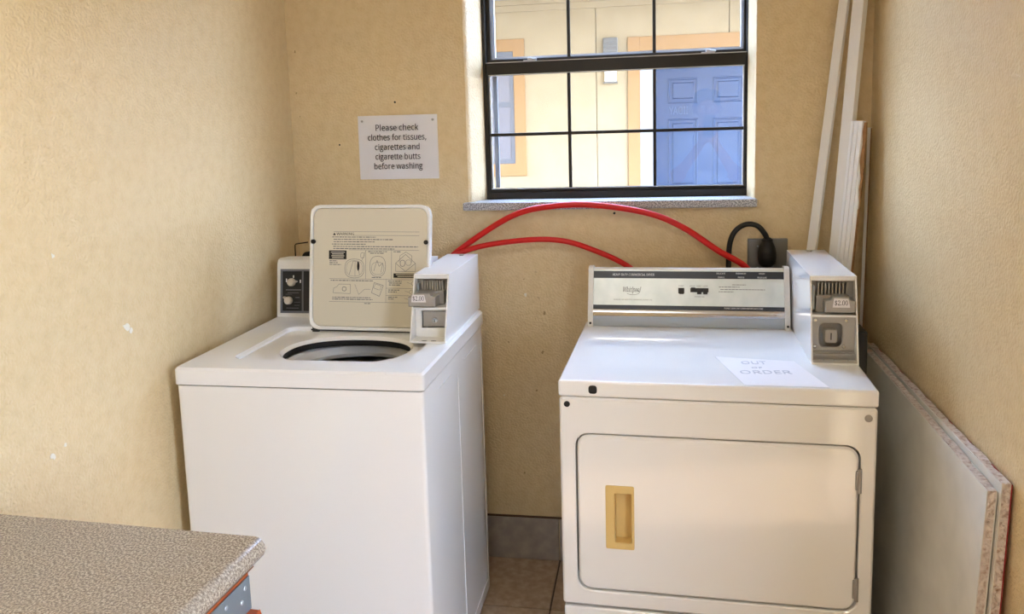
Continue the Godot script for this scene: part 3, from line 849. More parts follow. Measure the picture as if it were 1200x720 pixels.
	b.prism(rrect(0.006, 0.006, lw - 0.006, lh - 0.006, 0.027, 3), -0.022, -0.014)
	var lid := put("lid", b.done(), M.enamel, o, lid_at)
	b = MB.new()
	b.prism(rrect(0.0105, 0.0105, lw - 0.0105, lh - 0.0105, 0.0255, 3), -0.014, -0.0045, 0.002)
	put("lid_lining", b.done(), M.lid_lining, lid)
	for s in [[0.012, 0.262], [lw - 0.012, 0.262]]:
		b = MB.new()
		b.prism(ellipse(s[0], s[1], 0.0065, 0.0065, 16), -0.006, 0.006, 0.002)
		put("bumper", b.done(), M.rubber, lid)
	for x in [0.010, lw - 0.030]:
		put("hinge", one_box(V(x, -0.010, -0.016), V(x + 0.022, 0.012, -0.003), 0.003), M.rubber, lid)
	put("lid_gasket", one_box(V(0.006, -0.004, -0.018), V(lw - 0.006, 0.001, -0.004), 0.001), M.rubber, lid)
	lid_print(lid, lw, lh)
	coin_meter(o, V(0.531, H, -0.276), 0.101, 0.177, 0.070, 0.448, false)


# instructions printed on the lid: (x, y) from the lower left corner of the lid
var pen: MB
func lid_print(lid: Node3D, lw: float, lh: float) -> void:
	var z := -0.0044
	pen = MB.new()
	var line := func(x0: float, y0: float, x1: float, y1: float, wd: float) -> void:
		var d := (Vector2(x1, y1) - Vector2(x0, y0))
		var s := Vector2(-d.y, d.x).normalized() * wd / 2.0
		pen.quad(V(x0 - s.x, y0 - s.y, z), V(x1 - s.x, y1 - s.y, z), V(x1 + s.x, y1 + s.y, z), V(x0 + s.x, y0 + s.y, z), Vector3.BACK)
	var loop := func(pts: Array, wd: float) -> void:
		for i in pts.size() - 1: line.call(pts[i].x, pts[i].y, pts[i + 1].x, pts[i + 1].y, wd)
	var oval := func(cx: float, cy: float, rx: float, ry: float, wd: float) -> void:
		var e := ellipse(cx, cy, rx, ry, 20, 2.6)
		for i in 20: line.call(e[i].x, e[i].y, e[(i + 1) % 20].x, e[(i + 1) % 20].y, wd)
	var L := 0.062; var R := 0.338
	# rules of the table
	for r in [[L + 0.012, 0.292, R, 0.292], [L + 0.075, 0.281, R, 0.281], [L + 0.06, 0.238, R, 0.238], [L, 0.152, R, 0.152], [L, 0.084, R, 0.084], [L + 0.113, 0.238, L + 0.113, 0.152], [L + 0.192, 0.238, L + 0.192, 0.152], [L + 0.176, 0.152, L + 0.176, 0.084], [L + 0.176, 0.126, R, 0.126], [L + 0.176, 0.105, R, 0.105]]:
		line.call(r[0], r[1], r[2], r[3], 0.0009)
	put("table_rules", pen.done(), M.grey_ink, lid).set_meta("kind", "stuff")
	# drawings
	pen = MB.new()
	oval.call(L + 0.078, 0.183, 0.030, 0.028, 0.0012); oval.call(L + 0.078, 0.183, 0.025, 0.023, 0.0008)
	loop.call([Vector2(L + 0.062, 0.165), Vector2(L + 0.074, 0.205), Vector2(L + 0.086, 0.205), Vector2(L + 0.094, 0.165)], 0.0012)
	line.call(L + 0.080, 0.16, L + 0.080, 0.205, 0.001)
	oval.call(L + 0.103, 0.222, 0.006, 0.008, 0.001); line.call(L + 0.100, 0.205, L + 0.112, 0.235, 0.001)
	oval.call(L + 0.150, 0.190, 0.024, 0.030, 0.0012); oval.call(L + 0.150, 0.184, 0.019, 0.018, 0.0009)
	loop.call([Vector2(L + 0.138, 0.176), Vector2(L + 0.148, 0.208), Vector2(L + 0.154, 0.190), Vector2(L + 0.166, 0.200), Vector2(L + 0.160, 0.172)], 0.0012)
	loop.call([Vector2(L + 0.205, 0.200), Vector2(L + 0.235, 0.226), Vector2(L + 0.265, 0.200), Vector2(L + 0.235, 0.176), Vector2(L + 0.205, 0.200)], 0.0012)
	loop.call([Vector2(L + 0.205, 0.200), Vector2(L + 0.205, 0.176), Vector2(L + 0.265, 0.176), Vector2(L + 0.265, 0.200)], 0.001)
	loop.call([Vector2(L + 0.216, 0.202), Vector2(L + 0.218, 0.222), Vector2(L + 0.236, 0.233), Vector2(L + 0.254, 0.222), Vector2(L + 0.254, 0.202)], 0.001)
	oval.call(L + 0.226, 0.200, 0.007, 0.009, 0.0016); oval.call(L + 0.244, 0.202, 0.008, 0.008, 0.001)
	loop.call([Vector2(L + 0.012, 0.110), Vector2(L + 0.014, 0.124), Vector2(L + 0.024, 0.128), Vector2(L + 0.030, 0.136), Vector2(L + 0.066, 0.136), Vector2(L + 0.066, 0.108), Vector2(L + 0.012, 0.110)], 0.001)
	oval.call(L + 0.047, 0.122, 0.006, 0.006, 0.0018)
	loop.call([Vector2(L + 0.080, 0.136), Vector2(L + 0.092, 0.106), Vector2(L + 0.110, 0.122), Vector2(L + 0.128, 0.122)], 0.0009)
	loop.call([Vector2(L + 0.132, 0.112), Vector2(L + 0.140, 0.142), Vector2(L + 0.168, 0.134), Vector2(L + 0.156, 0.102), Vector2(L + 0.132, 0.112)], 0.0013)
	loop.call([Vector2(L + 0.138, 0.126), Vector2(L + 0.144, 0.138), Vector2(L + 0.162, 0.132), Vector2(L + 0.157, 0.120), Vector2(L + 0.138, 0.126)], 0.0009)
	for c in [[0.262, 0.141], [0.256, 0.116], [0.254, 0.095]]:
		oval.call(L + c[0], c[1], 0.008, 0.006, 0.001); oval.call(L + c[0] + 0.003, c[1], 0.003, 0.004, 0.0012)
		line.call(L + c[0] - 0.022, c[1] + 0.003, L + c[0] - 0.007, c[1] - 0.002, 0.0008)
	put("drawings", pen.done(), M.grey_ink, lid).set_meta("kind", "stuff")
	# solid black blocks
	var b := MB.new()
	for q in [[L - 0.002, 0.210, L + 0.053, 0.236], [L + 0.199, 0.157, L + 0.275, 0.170]]:
		put("print_block", one_box(V(q[0], q[1], z - 0.0002), V(q[2], q[3], z + 0.0002)), M.ink, lid)
	b.prism(ellipse(L + 0.090, 0.190, 0.004, 0.014, 12), z, z + 0.0002)
	put("print_block", b.done(), M.ink, lid)
	b = MB.new()
	b.prism(PackedVector2Array([Vector2(L + 0.010, 0.2815), Vector2(L + 0.019, 0.2815), Vector2(L + 0.0145, 0.289)]), z, z + 0.0002)
	put("warning_triangle", b.done(), M.ink, lid)
	var at := func(x: float, y: float) -> Transform3D: return Transform3D(Basis.IDENTITY, V(x, y, z + 0.0003))
	letters("WARNING", 0.0105, M.ink, lid, at.call(L + 0.049, 0.285), 0.054)
	# lines of small print, too fine to read: word-long strokes
	b = MB.new()
	for r in [[L + 0.008, 0.276, 0.135], [L + 0.012, 0.269, 0.185], [L + 0.012, 0.262, 0.128], [L + 0.007, 0.255, 0.105], [L + 0.011, 0.248, 0.262], [L + 0.011, 0.2415, 0.190], [L, 0.205, 0.024], [L, 0.1995, 0.026], [L, 0.194, 0.036], [L + 0.120, 0.2335, 0.058], [L + 0.126, 0.2285, 0.042], [L + 0.198, 0.2335, 0.022], [L + 0.132, 0.157, 0.030], [L + 0.004, 0.147, 0.132], [L + 0.010, 0.097, 0.120], [L + 0.010, 0.0915, 0.126], [L + 0.182, 0.147, 0.042], [L + 0.185, 0.1415, 0.040], [L + 0.185, 0.136, 0.034], [L + 0.183, 0.121, 0.034], [L + 0.183, 0.1155, 0.026], [L + 0.183, 0.100, 0.028], [L + 0.183, 0.0945, 0.018], [L + 0.110, 0.080, 0.020]]:
		var x: float = r[0]
		while x < r[0] + r[2]:
			var e := minf(x + rng.randf_range(0.004, 0.013), r[0] + r[2])
			var hgt := rng.randf_range(0.0020, 0.0029)
			b.quad(V(x, r[1] - hgt / 2, z), V(e, r[1] - hgt / 2, z), V(e, r[1] + hgt / 2, z), V(x, r[1] + hgt / 2, z), Vector3.BACK)
			x = e + 0.0018
	put("small_print", b.done(), M.grey_ink, lid).set_meta("kind", "stuff")
	b = MB.new()
	for r in [[L + 0.004, 0.231, 0.044], [L + 0.008, 0.2255, 0.036], [L + 0.006, 0.220, 0.040], [L + 0.008, 0.2145, 0.036], [L + 0.206, 0.1665, 0.060], [L + 0.211, 0.161, 0.050]]:
		b.quad(V(r[0], r[1] - 0.0011, z + 0.0004), V(r[0] + r[2], r[1] - 0.0011, z + 0.0004), V(r[0] + r[2], r[1] + 0.0011, z + 0.0004), V(r[0], r[1] + 0.0011, z + 0.0004), Vector3.BACK)
	put("small_print", b.done(), M.lid_lining, lid).set_meta("kind", "stuff")


# ------------------------------------------------------------------ dryer
func dryer() -> void:
	var W := 0.733; var H := 0.898; var D := 0.630
	var o := thing("clothes_dryer", "white coin-operated dryer with a front door and an out-of-order paper", "dryer", V(0.9963, 0, 0.7656), -0.0372)
	# cabinet: box behind, front panel with the door opening
	var b := MB.new()
	b.rbox(V(0.001, 0.03, -D + 0.01), V(W - 0.001, H - 0.042, -0.055), 0.006)
	put("cabinet", b.done(), M.enamel_cream, o)
	b = MB.new()
	b.ring(rrect(0.001, 0.311, W - 0.001, H - 0.043, 0.008, 3), rrect(0.0385, 0.3515, 0.6995, 0.7645, 0.034, 8), Vector2(0.37, 0.56), -0.058, 0.0, 0.005, 0.003)
	var fp := put("front_panel", b.done(), M.enamel_cream, o)
	for s in [[0.020, 0.838, 0.0075], [0.712, 0.832, 0.0085]]:
		b = MB.new()
		b.prism(ellipse(s[0], s[1], s[2], s[2], 20), -0.001, 0.0025, 0.001)
		put("plug_button", b.done(), M.cast_metal if s[0] > 0.5 else M.rubber, fp)
	b = MB.new()
	b.rbox(V(0.003, 0.02, -0.058), V(W - 0.003, 0.304, -0.002), 0.006)
	put("toe_panel", b.done(), M.enamel_cream, o)
	for f in [[0.05, -0.06], [W - 0.05, -0.06], [0.05, -D + 0.06], [W - 0.05, -D + 0.06]]:
		b = MB.new()
		b.xf = Transform3D(Basis.IDENTITY, V(f[0], 0, f[1]))
		b.lathe(PackedVector2Array([Vector2(0.0001, 0.031), Vector2(0.012, 0.031), Vector2(0.012, 0.012), Vector2(0.018, 0.010), Vector2(0.018, 0.001), Vector2(0.0001, 0.001)]), 14)
		put("foot", b.done(), M.rubber, o)
	# door with a moulded pull
	b = MB.new()
	b.ring(rrect(0.043, 0.356, 0.695, 0.760, 0.030, 8), rect(0.116, 0.473, 0.177, 0.628), Vector2(0.1465, 0.55), -0.04, -0.001, 0.005)
	var door := put("door", b.done(), M.enamel_cream, o)
	b = MB.new()
	b.ring(rrect(0.1115, 0.4685, 0.1815, 0.6335, 0.004, 3), rrect(0.134, 0.486, 0.1745, 0.613, 0.003, 2), Vector2(0.155, 0.55), -0.003, 0.0015, 0.001, 0.002)
	b.box(V(0.130, 0.482, -0.036), V(0.178, 0.617, -0.030))
	b.box(V(0.130, 0.482, -0.034), V(0.134, 0.617, -0.002))
	b.box(V(0.1745, 0.482, -0.034), V(0.178, 0.617, -0.002))
	b.box(V(0.130, 0.482, -0.034), V(0.178, 0.486, -0.002))
	b.box(V(0.130, 0.613, -0.034), V(0.178, 0.617, -0.002))
	put("door_pull", b.done(), M.beige_plastic, door)
	for y in [0.652, 0.383]:
		b = MB.new()
		b.tube(PackedVector3Array([V(0.697, y, 0.001), V(0.697, y + 0.058, 0.001)]), 0.0045, 10)
		b.rbox(V(0.688, y + 0.006, -0.004), V(0.698, y + 0.052, 0.0022), 0.001)
		put("hinge", b.done(), M.cast_metal, door)
	# worktop
	b = MB.new()
	b.rbox(V(-0.001, H - 0.041, -D), V(W + 0.001, H, 0.002), 0.007, 2)
	var top := put("worktop", b.done(), M.enamel, o)
	b = MB.new()
	b.prism(ellipse(0.084, H - 0.021, 0.0105, 0.0105, 20, 3.2), 0.001, 0.004, 0.0012)
	put("cap_plug", b.done(), M.rubber, top)
	# console
	var turn := Basis(Vector3(0, 0, -1), Vector3(0, 1, 0), Vector3(1, 0, 0))
	b = MB.new()
	b.xf = Transform3D(turn, V(0.028, 0, 0))
	b.prism(PackedVector2Array([Vector2(0.572, H - 0.001), Vector2(0.655, H - 0.001), Vector2(0.655, H + 0.172), Vector2(0.626, H + 0.176), Vector2(0.619, H + 0.172), Vector2(0.577, H + 0.040)]), 0.0, 0.570)
	var con := put("console", b.done(), M.plastic_white, o)
	for x in [0.013, 0.598]:
		b = MB.new()
		b.xf = Transform3D(turn, V(x, 0, 0))
		b.prism(PackedVector2Array([Vector2(0.556, H - 0.001), Vector2(0.658, H - 0.001), Vector2(0.658, H + 0.178), Vector2(0.618, H + 0.182), Vector2(0.606, H + 0.176), Vector2(0.560, H + 0.036)]), 0.0, 0.015, 0.001)
		put("end_cap", b.done(), M.plastic_white, con)
		b = MB.new()
		b.prism(ellipse(x + 0.0075, H + 0.012, 0.0035, 0.0035, 12), -0.557, -0.5545)
		put("screw", b.done(), M.rubber, con)
	b = MB.new()
	b.rbox(V(0.028, H + 0.001, -0.573), V(0.598, H + 0.034, -0.568), 0.001)
	put("kick_strip", b.done(), M.alloy, con)
	b = MB.new()
	b.xf = Transform3D(turn, V(0.028, 0, 0))
	b.prism(PackedVector2Array([Vector2(0.565, H + 0.034), Vector2(0.580, H + 0.034), Vector2(0.584, H + 0.056), Vector2(0.572, H + 0.054), Vector2(0.566, H + 0.046)]), 0.0, 0.570)
	put("trim_strip", b.done(), M.chrome, con)
	# printed fascia: lies on the sloping face; (x, height along the slope)
	var lean := atan2(0.042, 0.118)
	var face := Transform3D(Basis(Vector3.RIGHT, -lean), V(0.0, H + 0.054, -0.5775))
	b = MB.new(); b.xf = face
	b.box(V(0.028, 0.0, -0.004), V(0.598, 0.122, 0.0008))
	put("fascia", b.done(), M.brushed, con)
	b = MB.new(); b.xf = face
	b.box(V(0.028, 0.0, 0.0), V(0.598, 0.0115, 0.0014))
	b.box(V(0.028, 0.096, 0.0), V(0.598, 0.1185, 0.0014))
	put("band", b.done(), M.navy, con)
	var at := func(x: float, y: float, z: float) -> Transform3D: return face * Transform3D(Basis.IDENTITY, V(x, y, z))
	letters("HEAVY DUTY COMMERCIAL DRYER", 0.0095, M.white_ink, con, at.call(0.151, 0.107, 0.0018), 0.128)
	for s in [["DELICATE", 0.415, 0.026], ["PERMANENT", 0.474, 0.030], ["HIGH", 0.535, 0.016]]:
		letters(s[0], 0.0062, M.white_ink, con, at.call(s[1], 0.1125, 0.0018), s[2])
	for s in [["SMALL", 0.416, 0.020], ["PRESS", 0.474, 0.018], ["REGULAR", 0.535, 0.026]]:
		letters(s[0], 0.0062, M.white_ink, con, at.call(s[1], 0.1005, 0.0018), s[2])
	letters("Whirlpool", 0.020, M.ink, con, at.call(0.146, 0.060, 0.0012), 0.056, serif, 0.25)
	b = MB.new(); b.xf = face
	var swirl := []
	for k in 15:
		var a := lerpf(PI * 1.15, PI * 2.35, k / 14.0)
		swirl.append(V(0.150 + cos(a) * 0.020, 0.052 + sin(a) * 0.008, 0.0012))
	b.tube(curve(swirl, 2), 0.0005, 5)
	put("emblem_swirl", b.done(), M.ink, con)
	letters("DESIGNED AND MADE FOR COMMERCIAL LAUNDRY USE", 0.0042, M.grey_ink, con, at.call(0.150, 0.0285, 0.0012), 0.118)
	letters("START", 0.0048, M.grey_ink, con, at.call(0.297, 0.073, 0.0012), 0.016)
	letters("HIGH  MED  LOW", 0.0048, M.grey_ink, con, at.call(0.349, 0.073, 0.0012), 0.054)
	letters("TEMPERATURE", 0.0042, M.grey_ink, con, at.call(0.351, 0.040, 0.0012), 0.030)
	for r in [[0.468, 0.078, 0.040], [0.440, 0.071, 0.062], [0.478, 0.0635, 0.130], [0.430, 0.0565, 0.044]]:
		b = MB.new(); b.xf = face
		var x: float = r[0] - r[2] / 2
		while x < r[0] + r[2] / 2:
			var e := minf(x + rng.randf_range(0.004, 0.011), r[0] + r[2] / 2)
			b.box(V(x, r[1] - 0.0009, 0.0008), V(e, r[1] + 0.0009, 0.0012))
			x = e + 0.0016
		put("small_print", b.done(), M.grey_ink, con).set_meta("kind", "stuff")
	letters("PLEASE CLEAN LINT SCREEN BEFORE EACH LOAD", 0.0062, M.white_ink, con, at.call(0.480, 0.0058, 0.0018), 0.112)
	b = MB.new(); b.xf = face
	b.box(V(0.288, 0.050, 0.0), V(0.306, 0.067, 0.0014)); b.box(V(0.324, 0.054, 0.0), V(0.378, 0.067, 0.0014))
	put("button_bezel", b.done(), M.black, con)
	for s in [[0.291, 0.048], [0.326, 0.055], [0.344, 0.048], [0.362, 0.048]]:
		b = MB.new(); b.xf = face
		b.rbox(V(s[0], s[1], 0.0), V(s[0] + 0.013, s[1] + 0.013, 0.007), 0.001)
		put("button", b.done(), M.black, con)
	coin_meter(o, V(0.618, H, -0.204), 0.113, 0.217, 0.055, 0.515, true)
	# dark conduit box hanging behind the meter on the right
	b = MB.new()
	b.rbox(V(0.736, 0.84, -0.350), V(0.762, 0.972, -0.255), 0.006)
	put("conduit_box", b.done(), M.black, o)


# ------------------------------------------------------------------ counter
func counter() -> void:
	var o := thing("folding_counter", "speckled laminate counter on an orange wooden bracket", "counter", V(0.588, 0.85, 1.508), -0.05)
	# top with a rounded right-hand edge: cross-section in xy, drawn out along z
	var prof := PackedVector2Array([Vector2(-0.555, -0.038), Vector2(-0.018, -0.038)])
	for k in 9:
		var a := lerpf(-PI / 2, PI / 2, k / 8.0)
		prof.append(Vector2(-0.018 + 0.018 * cos(a), -0.019 + 0.019 * sin(a)))
	prof.append(Vector2(-0.555, 0.0))
	var b := MB.new()
	b.prism(prof, 0.0, 1.10)
	put("countertop", b.done(), M.laminate, o)
	put("subtop", one_box(V(-0.550, -0.052, 0.004), V(-0.022, -0.038, 1.09)), M.chipboard, o)
	put("rail", one_box(V(-0.045, -0.20, 0.014), V(-0.0262, -0.052, 1.08), 0.002), M.orange_wood, o)
	put("rail", one_box(V(-0.540, -0.16, 0.014), V(-0.045, -0.052, 0.034), 0.002), M.orange_wood, o)
	b = MB.new()
	b.xf = Transform3D(Basis(Vector3(0, 0, 1), Vector3(0, 1, 0), Vector3(1, 0, 0)), V(-0.0262, 0, 0))
	b.prism(PackedVector2Array([Vector2(0.018, -0.119), Vector2(0.055, -0.119), Vector2(0.02, -0.32), Vector2(-0.055, -0.32)]), 0.0, 0.018, 0.001)
	put("brace", b.done(), M.orange_wood, o)
	# perforated steel plate on the rail
	b = MB.new()
	b.rbox(V(-0.0262, -0.118, 0.016), V(-0.0235, -0.060, 0.42), 0.0008)
	var pl := put("steel_plate", b.done(), M.galvanised, o)
	for k in 14:
		for s in [[-0.074, 0.0], [-0.092, 0.012], [-0.108, 0.0]]:
			if (k + int(s[0] * -1000)) % 3 == 0: continue
			b = MB.new()
			b.xf = Transform3D(Basis(Vector3.UP, PI / 2), V(-0.0236, s[0], 0.032 + k * 0.028 + s[1]))
			b.prism(ellipse(0, 0, 0.0042, 0.0042, 12), 0.0, 0.0018, 0.0008)
			put("screw", b.done(), M.alloy, pl)
	# leg under the counter
	put("leg", one_box(V(-0.075, -0.85, 0.025), V(-0.030, -0.20, 0.070), 0.003), M.orange_wood, o)
	put("leg", one_box(V(-0.075, -0.85, 1.03), V(-0.030, -0.20, 1.075), 0.003), M.orange_wood, o)


# ------------------------------------------------------------------ hoses, cord, socket
func hoses_and_cords() -> void:
	var b := MB.new()
	b.tube(curve([V(0.40, 0.93, 0.085), V(0.50, 1.035, 0.07), V(0.596, 1.121, 0.06), V(0.774, 1.231, 0.052), V(0.916, 1.262, 0.05), V(1.055, 1.262, 0.05), V(1.218, 1.234, 0.05), V(1.325, 1.189, 0.062), V(1.431, 1.117, 0.075), V(1.526, 1.054, 0.080), V(1.555, 0.95, 0.08), V(1.56, 0.80, 0.08)]), 0.0100, 14)
	tag(put("red_hose", b.done(), M.red_hose), "higher red hose arching just below the window sill", "hose", "red hoses behind the machines")
	b = MB.new()
	b.tube(curve([V(0.44, 0.95, 0.115), V(0.52, 1.06, 0.095), V(0.625, 1.121, 0.075), V(0.771, 1.147, 0.06), V(0.913, 1.151, 0.055), V(1.025, 1.122, 0.052), V(1.162, 1.054, 0.052), V(1.25, 0.95, 0.06), V(1.28, 0.80, 0.065)]), 0.0092, 14)
	tag(put("red_hose", b.done(), M.red_hose), "lower red hose dipping behind the dryer console", "hose", "red hoses behind the machines")
	# socket
	var s := thing("wall_socket", "grey steel wall socket plate behind the black plug", "socket", V(1.593, 1.084, 0.0))
	b = MB.new()
	b.prism(rrect(-0.062, -0.060, 0.062, 0.060, 0.004, 3), 0.0, 0.006, 0.003)
	put("cover_plate", b.done(), M.plate_steel, s)
	for y in [-0.047, 0.047]:
		b = MB.new()
		b.prism(ellipse(-0.030, y * 0.75, 0.0035, 0.0035, 12), 0.006, 0.0075, 0.0005)
		put("screw", b.done(), M.alloy, s)
	# plug and cord
	var c := thing("power_cord", "thick black power cord with plug in the wall socket", "power cord", V(1.588, 1.10, 0.0))
	b = MB.new()
	b.xf = Transform3D(Basis.IDENTITY.scaled(V(1.0, 1.0, 0.72)), V(0, 0, 0.0285))
	b.lathe(PackedVector2Array([Vector2(0.0001, -0.046), Vector2(0.016, -0.043), Vector2(0.025, -0.033), Vector2(0.0285, -0.016), Vector2(0.0285, 0.004), Vector2(0.024, 0.022), Vector2(0.018, 0.034), Vector2(0.0165, 0.038), Vector2(0.0175, 0.040), Vector2(0.0175, 0.044), Vector2(0.010, 0.050), Vector2(0.0001, 0.050)]), 28)
	put("plug", b.done(), M.rubber, c)
	b = MB.new()
	b.tube(curve([V(0.001, 0.040, 0.030), V(-0.008, 0.062, 0.034), V(-0.032, 0.089, 0.04), V(-0.066, 0.094, 0.038), V(-0.098, 0.073, 0.034), V(-0.115, 0.030, 0.03), V(-0.118, -0.05, 0.025), V(-0.118, -0.18, 0.025), V(-0.11, -0.30, 0.03)]), 0.0085, 12)
	put("cord", b.done(), M.rubber, c)
	# bent wire and dark cable behind the washing machine's console
	b = MB.new()
	b.tube(PackedVector3Array([V(0.052, 1.05, 0.155), V(0.054, 1.152, 0.155), V(0.058, 1.156, 0.155), V(0.098, 1.161, 0.150)]), 0.0022, 8)
	tag(put("bent_wire", b.done(), M.rubber), "thin bent wire sticking up behind the washing machine control panel", "wire")
	b = MB.new()
	b.tube(curve([V(0.075, 1.04, 0.13), V(0.080, 1.108, 0.145), V(0.10, 1.122, 0.15), V(0.15, 1.118, 0.15), V(0.20, 1.09, 0.14), V(0.22, 1.0, 0.12)]), 0.008, 10)
	tag(put("black_cable", b.done(), M.rubber), "short black cable looped over the back of the washing machine console", "cable")


# ------------------------------------------------------------------ boards in the corner
func board(called: String, label: String, foot: Vector3, head: Vector3, w: float, t: float, m: Material, edge: Material, flutes: int, group: String, ragged := false) -> void:
	# foot and head: middle of the front face at the ends; the board lies in a plane that faces the viewer
	var o := thing(called, label, "board", V(foot.x, 0, foot.z))
	var up := (head - foot)
	var len := up.length()
	up = up.normalized()
	var face := Vector3(-0.72, 0, 0.70)
	face = (face - up * face.dot(up)).normalized()
	var x := up.cross(face).normalized()
	var at := Transform3D(Basis(x, up, face), foot - V(foot.x, 0, foot.z))
	var b := MB.new()
	var poly: PackedVector2Array
	if ragged:
		poly = PackedVector2Array([Vector2(-w / 2, 0.0), Vector2(w / 2, 0.0), Vector2(w / 2, len - 0.24), Vector2(w / 2 - 0.006, len - 0.20), Vector2(w / 2 - 0.004, len - 0.17), Vector2(w / 2 - 0.013, len - 0.12), Vector2(w / 2 - 0.010, len - 0.07), Vector2(w / 2 - 0.014, len - 0.03), Vector2(w / 2 - 0.012, len), Vector2(-w / 2, len)])
	else:
		poly = rect(-w / 2, 0, w / 2, len)
	b.prism(poly, -t, 0.0, 0.001)
	put("board_body", b.done(), m, o, at)
	for k in flutes:
		var fx := lerpf(-w * 0.36, w * 0.20 if ragged else w * 0.36, float(k) / maxf(1.0, flutes - 1))
		b = MB.new()
		b.rbox(V(fx - 0.0042, 0.002, -0.001), V(fx + 0.0042, len - 0.002, 0.0035), 0.002)
		put("flute", b.done(), m, o, at)
	b = MB.new()
	b.box(V(w / 2 - 0.002, 0.001, -t + 0.001), V(w / 2 + (0.0012 if edge == M.raw_wood else 0.0002), len - (0.26 if ragged else 0.002), -0.002))
	if ragged:
		b.prism(PackedVector2Array([Vector2(w / 2 - 0.022, len - 0.28), Vector2(w / 2 + 0.001, len - 0.28), Vector2(w / 2 + 0.001, len - 0.15), Vector2(w / 2 - 0.003, len - 0.06), Vector2(w / 2 - 0.006, len - 0.004), Vector2(w / 2 - 0.022, len - 0.004)]), -t + 0.001, -0.006)
	put("raw_edge", b.done(), edge, o, at)
	if group: o.set_meta("group", group)

func leaning_boards() -> void:
	var g := "trim boards leaning in the corner"
	board("trim_board", "tall narrow cream board leaning nearest the window", V(1.600, 0.002, 0.060), V(1.848, 2.38, 0.040), 0.030, 0.012, M.board_cream, M.board_cream, 0, g)
	board("trim_board", "tall white moulding leaning between the cream board and the broken one", V(1.704, 0.002, 0.095), V(1.862, 2.36, 0.075), 0.036, 0.022, M.board_cream, M.board_cream, 0, g)
	board("trim_board", "short white fluted moulding with a broken split edge", V(1.712, 0.002, 0.135), V(1.832, 1.508, 0.115), 0.052, 0.014, M.board_white, M.raw_wood, 3, g, true)
	board("thin_strip", "thin pale wooden strip standing against the right wall corner", V(1.858, 0.002, 0.060), V(1.882, 1.487, 0.030), 0.010, 0.008, M.board_cream, M.raw_wood, 0, g)


# ------------------------------------------------------------------ gypsum sheets on the right
func gypsum_sheets() -> void:
	for d in [
		["gypsum_sheet", "grey gypsum board leaning out from the wall beside the dryer, in front of another", 1.816, 1.850, 0.834, 0.797, 0.19, 1.080, 0.018],
		["gypsum_sheet", "gypsum board with a red painted edge behind the other against the right wall", 1.845, 1.8715, 0.838, 0.815, 0.13, 1.088, 0.0185]]:
		var o := thing(d[0], d[1], "drywall", V(d[2], 0, d[6]))
		tag(o, d[1], "drywall", "gypsum boards leaning on the right wall")
		var t: float = d[8]
		var dx: float = d[3] - d[2]
		var z1: float = d[7] - d[6]
		# core with an uneven cut edge: a strip of short pieces along the top and the front
		var b := MB.new()
		var top := []
		var k := 24
		for i in k + 1:
			var z: float = lerpf(0.0, z1, float(i) / k)
			top.append([z, lerpf(d[4], d[5], float(i) / k) + rng.randf_range(-0.0025, 0.0025), rng.randf_range(-0.0015, 0.0015)])
		for i in k:
			var a = top[i]; var c = top[i + 1]
			var A := V(dx * 1.0 + 0.001, a[1], a[0]); var C := V(dx + 0.001, c[1], c[0])
			var A2 := A + V(t - 0.002 + a[2], 0, 0); var C2 := C + V(t - 0.002 + c[2], 0, 0)
			b.flat(A, C, C2, A2, Vector3.UP)
			b.flat(A2, C2, V(t - 0.002, 0.002, c[0]), V(t - 0.002, 0.002, a[0]), Vector3.RIGHT)
			b.flat(A, C, V(0.001, 0.002, c[0]), V(0.001, 0.002, a[0]), Vector3.LEFT)
		var f0 := V(0.001, 0.002, z1); var fr := V(t - 0.002, 0.002, z1)
		var h1: float = top[k][1]
		for i in 16:
			var u0 := i / 16.0; var u1 := (i + 1) / 16.0
			var j0 := rng.randf_range(-0.001, 0.001)
			b.flat(f0.lerp(V(dx + 0.001, h1, z1), u0), fr.lerp(V(dx + t - 0.001, h1, z1), u0) + V(j0, 0, 0), fr.lerp(V(dx + t - 0.001, h1, z1), u1) + V(j0, 0, 0), f0.lerp(V(dx + 0.001, h1, z1), u1), Vector3.BACK)
		b.flat(V(0.001, 0.002, 0), V(t - 0.002, 0.002, 0), V(dx + t - 0.001, top[0][1], 0), V(dx + 0.001, top[0][1], 0), Vector3.FORWARD)
		put("core", b.done(), M.gypsum_core, o)
		# paper faces
		for s in [[-0.0006, 0.0008, M.gypsum_paper], [t - 0.002, 0.0008, M.red_paint if d[2] > 1.84 else M.gypsum_paper]]:
			b = MB.new()
			var a := V(s[0], 0.001, 0); var e := V(s[0], 0.001, z1 + 0.001); var q := V(dx + s[0], d[5] - 0.001, z1 + 0.001); var w := V(dx + s[0], d[4] - 0.001, 0)
			var off := V(s[1] + 0.0012, 0, 0)
			b.flat(a, e, q, w, Vector3.LEFT)
			b.flat(a + off, e + off, q + off, w + off, Vector3.RIGHT)
			b.flat(e, q, q + off, e + off, Vector3.BACK)
			b.flat(w, q, q + off, w + off, Vector3.UP)
			put("paper_face", b.done(), s[2], o)


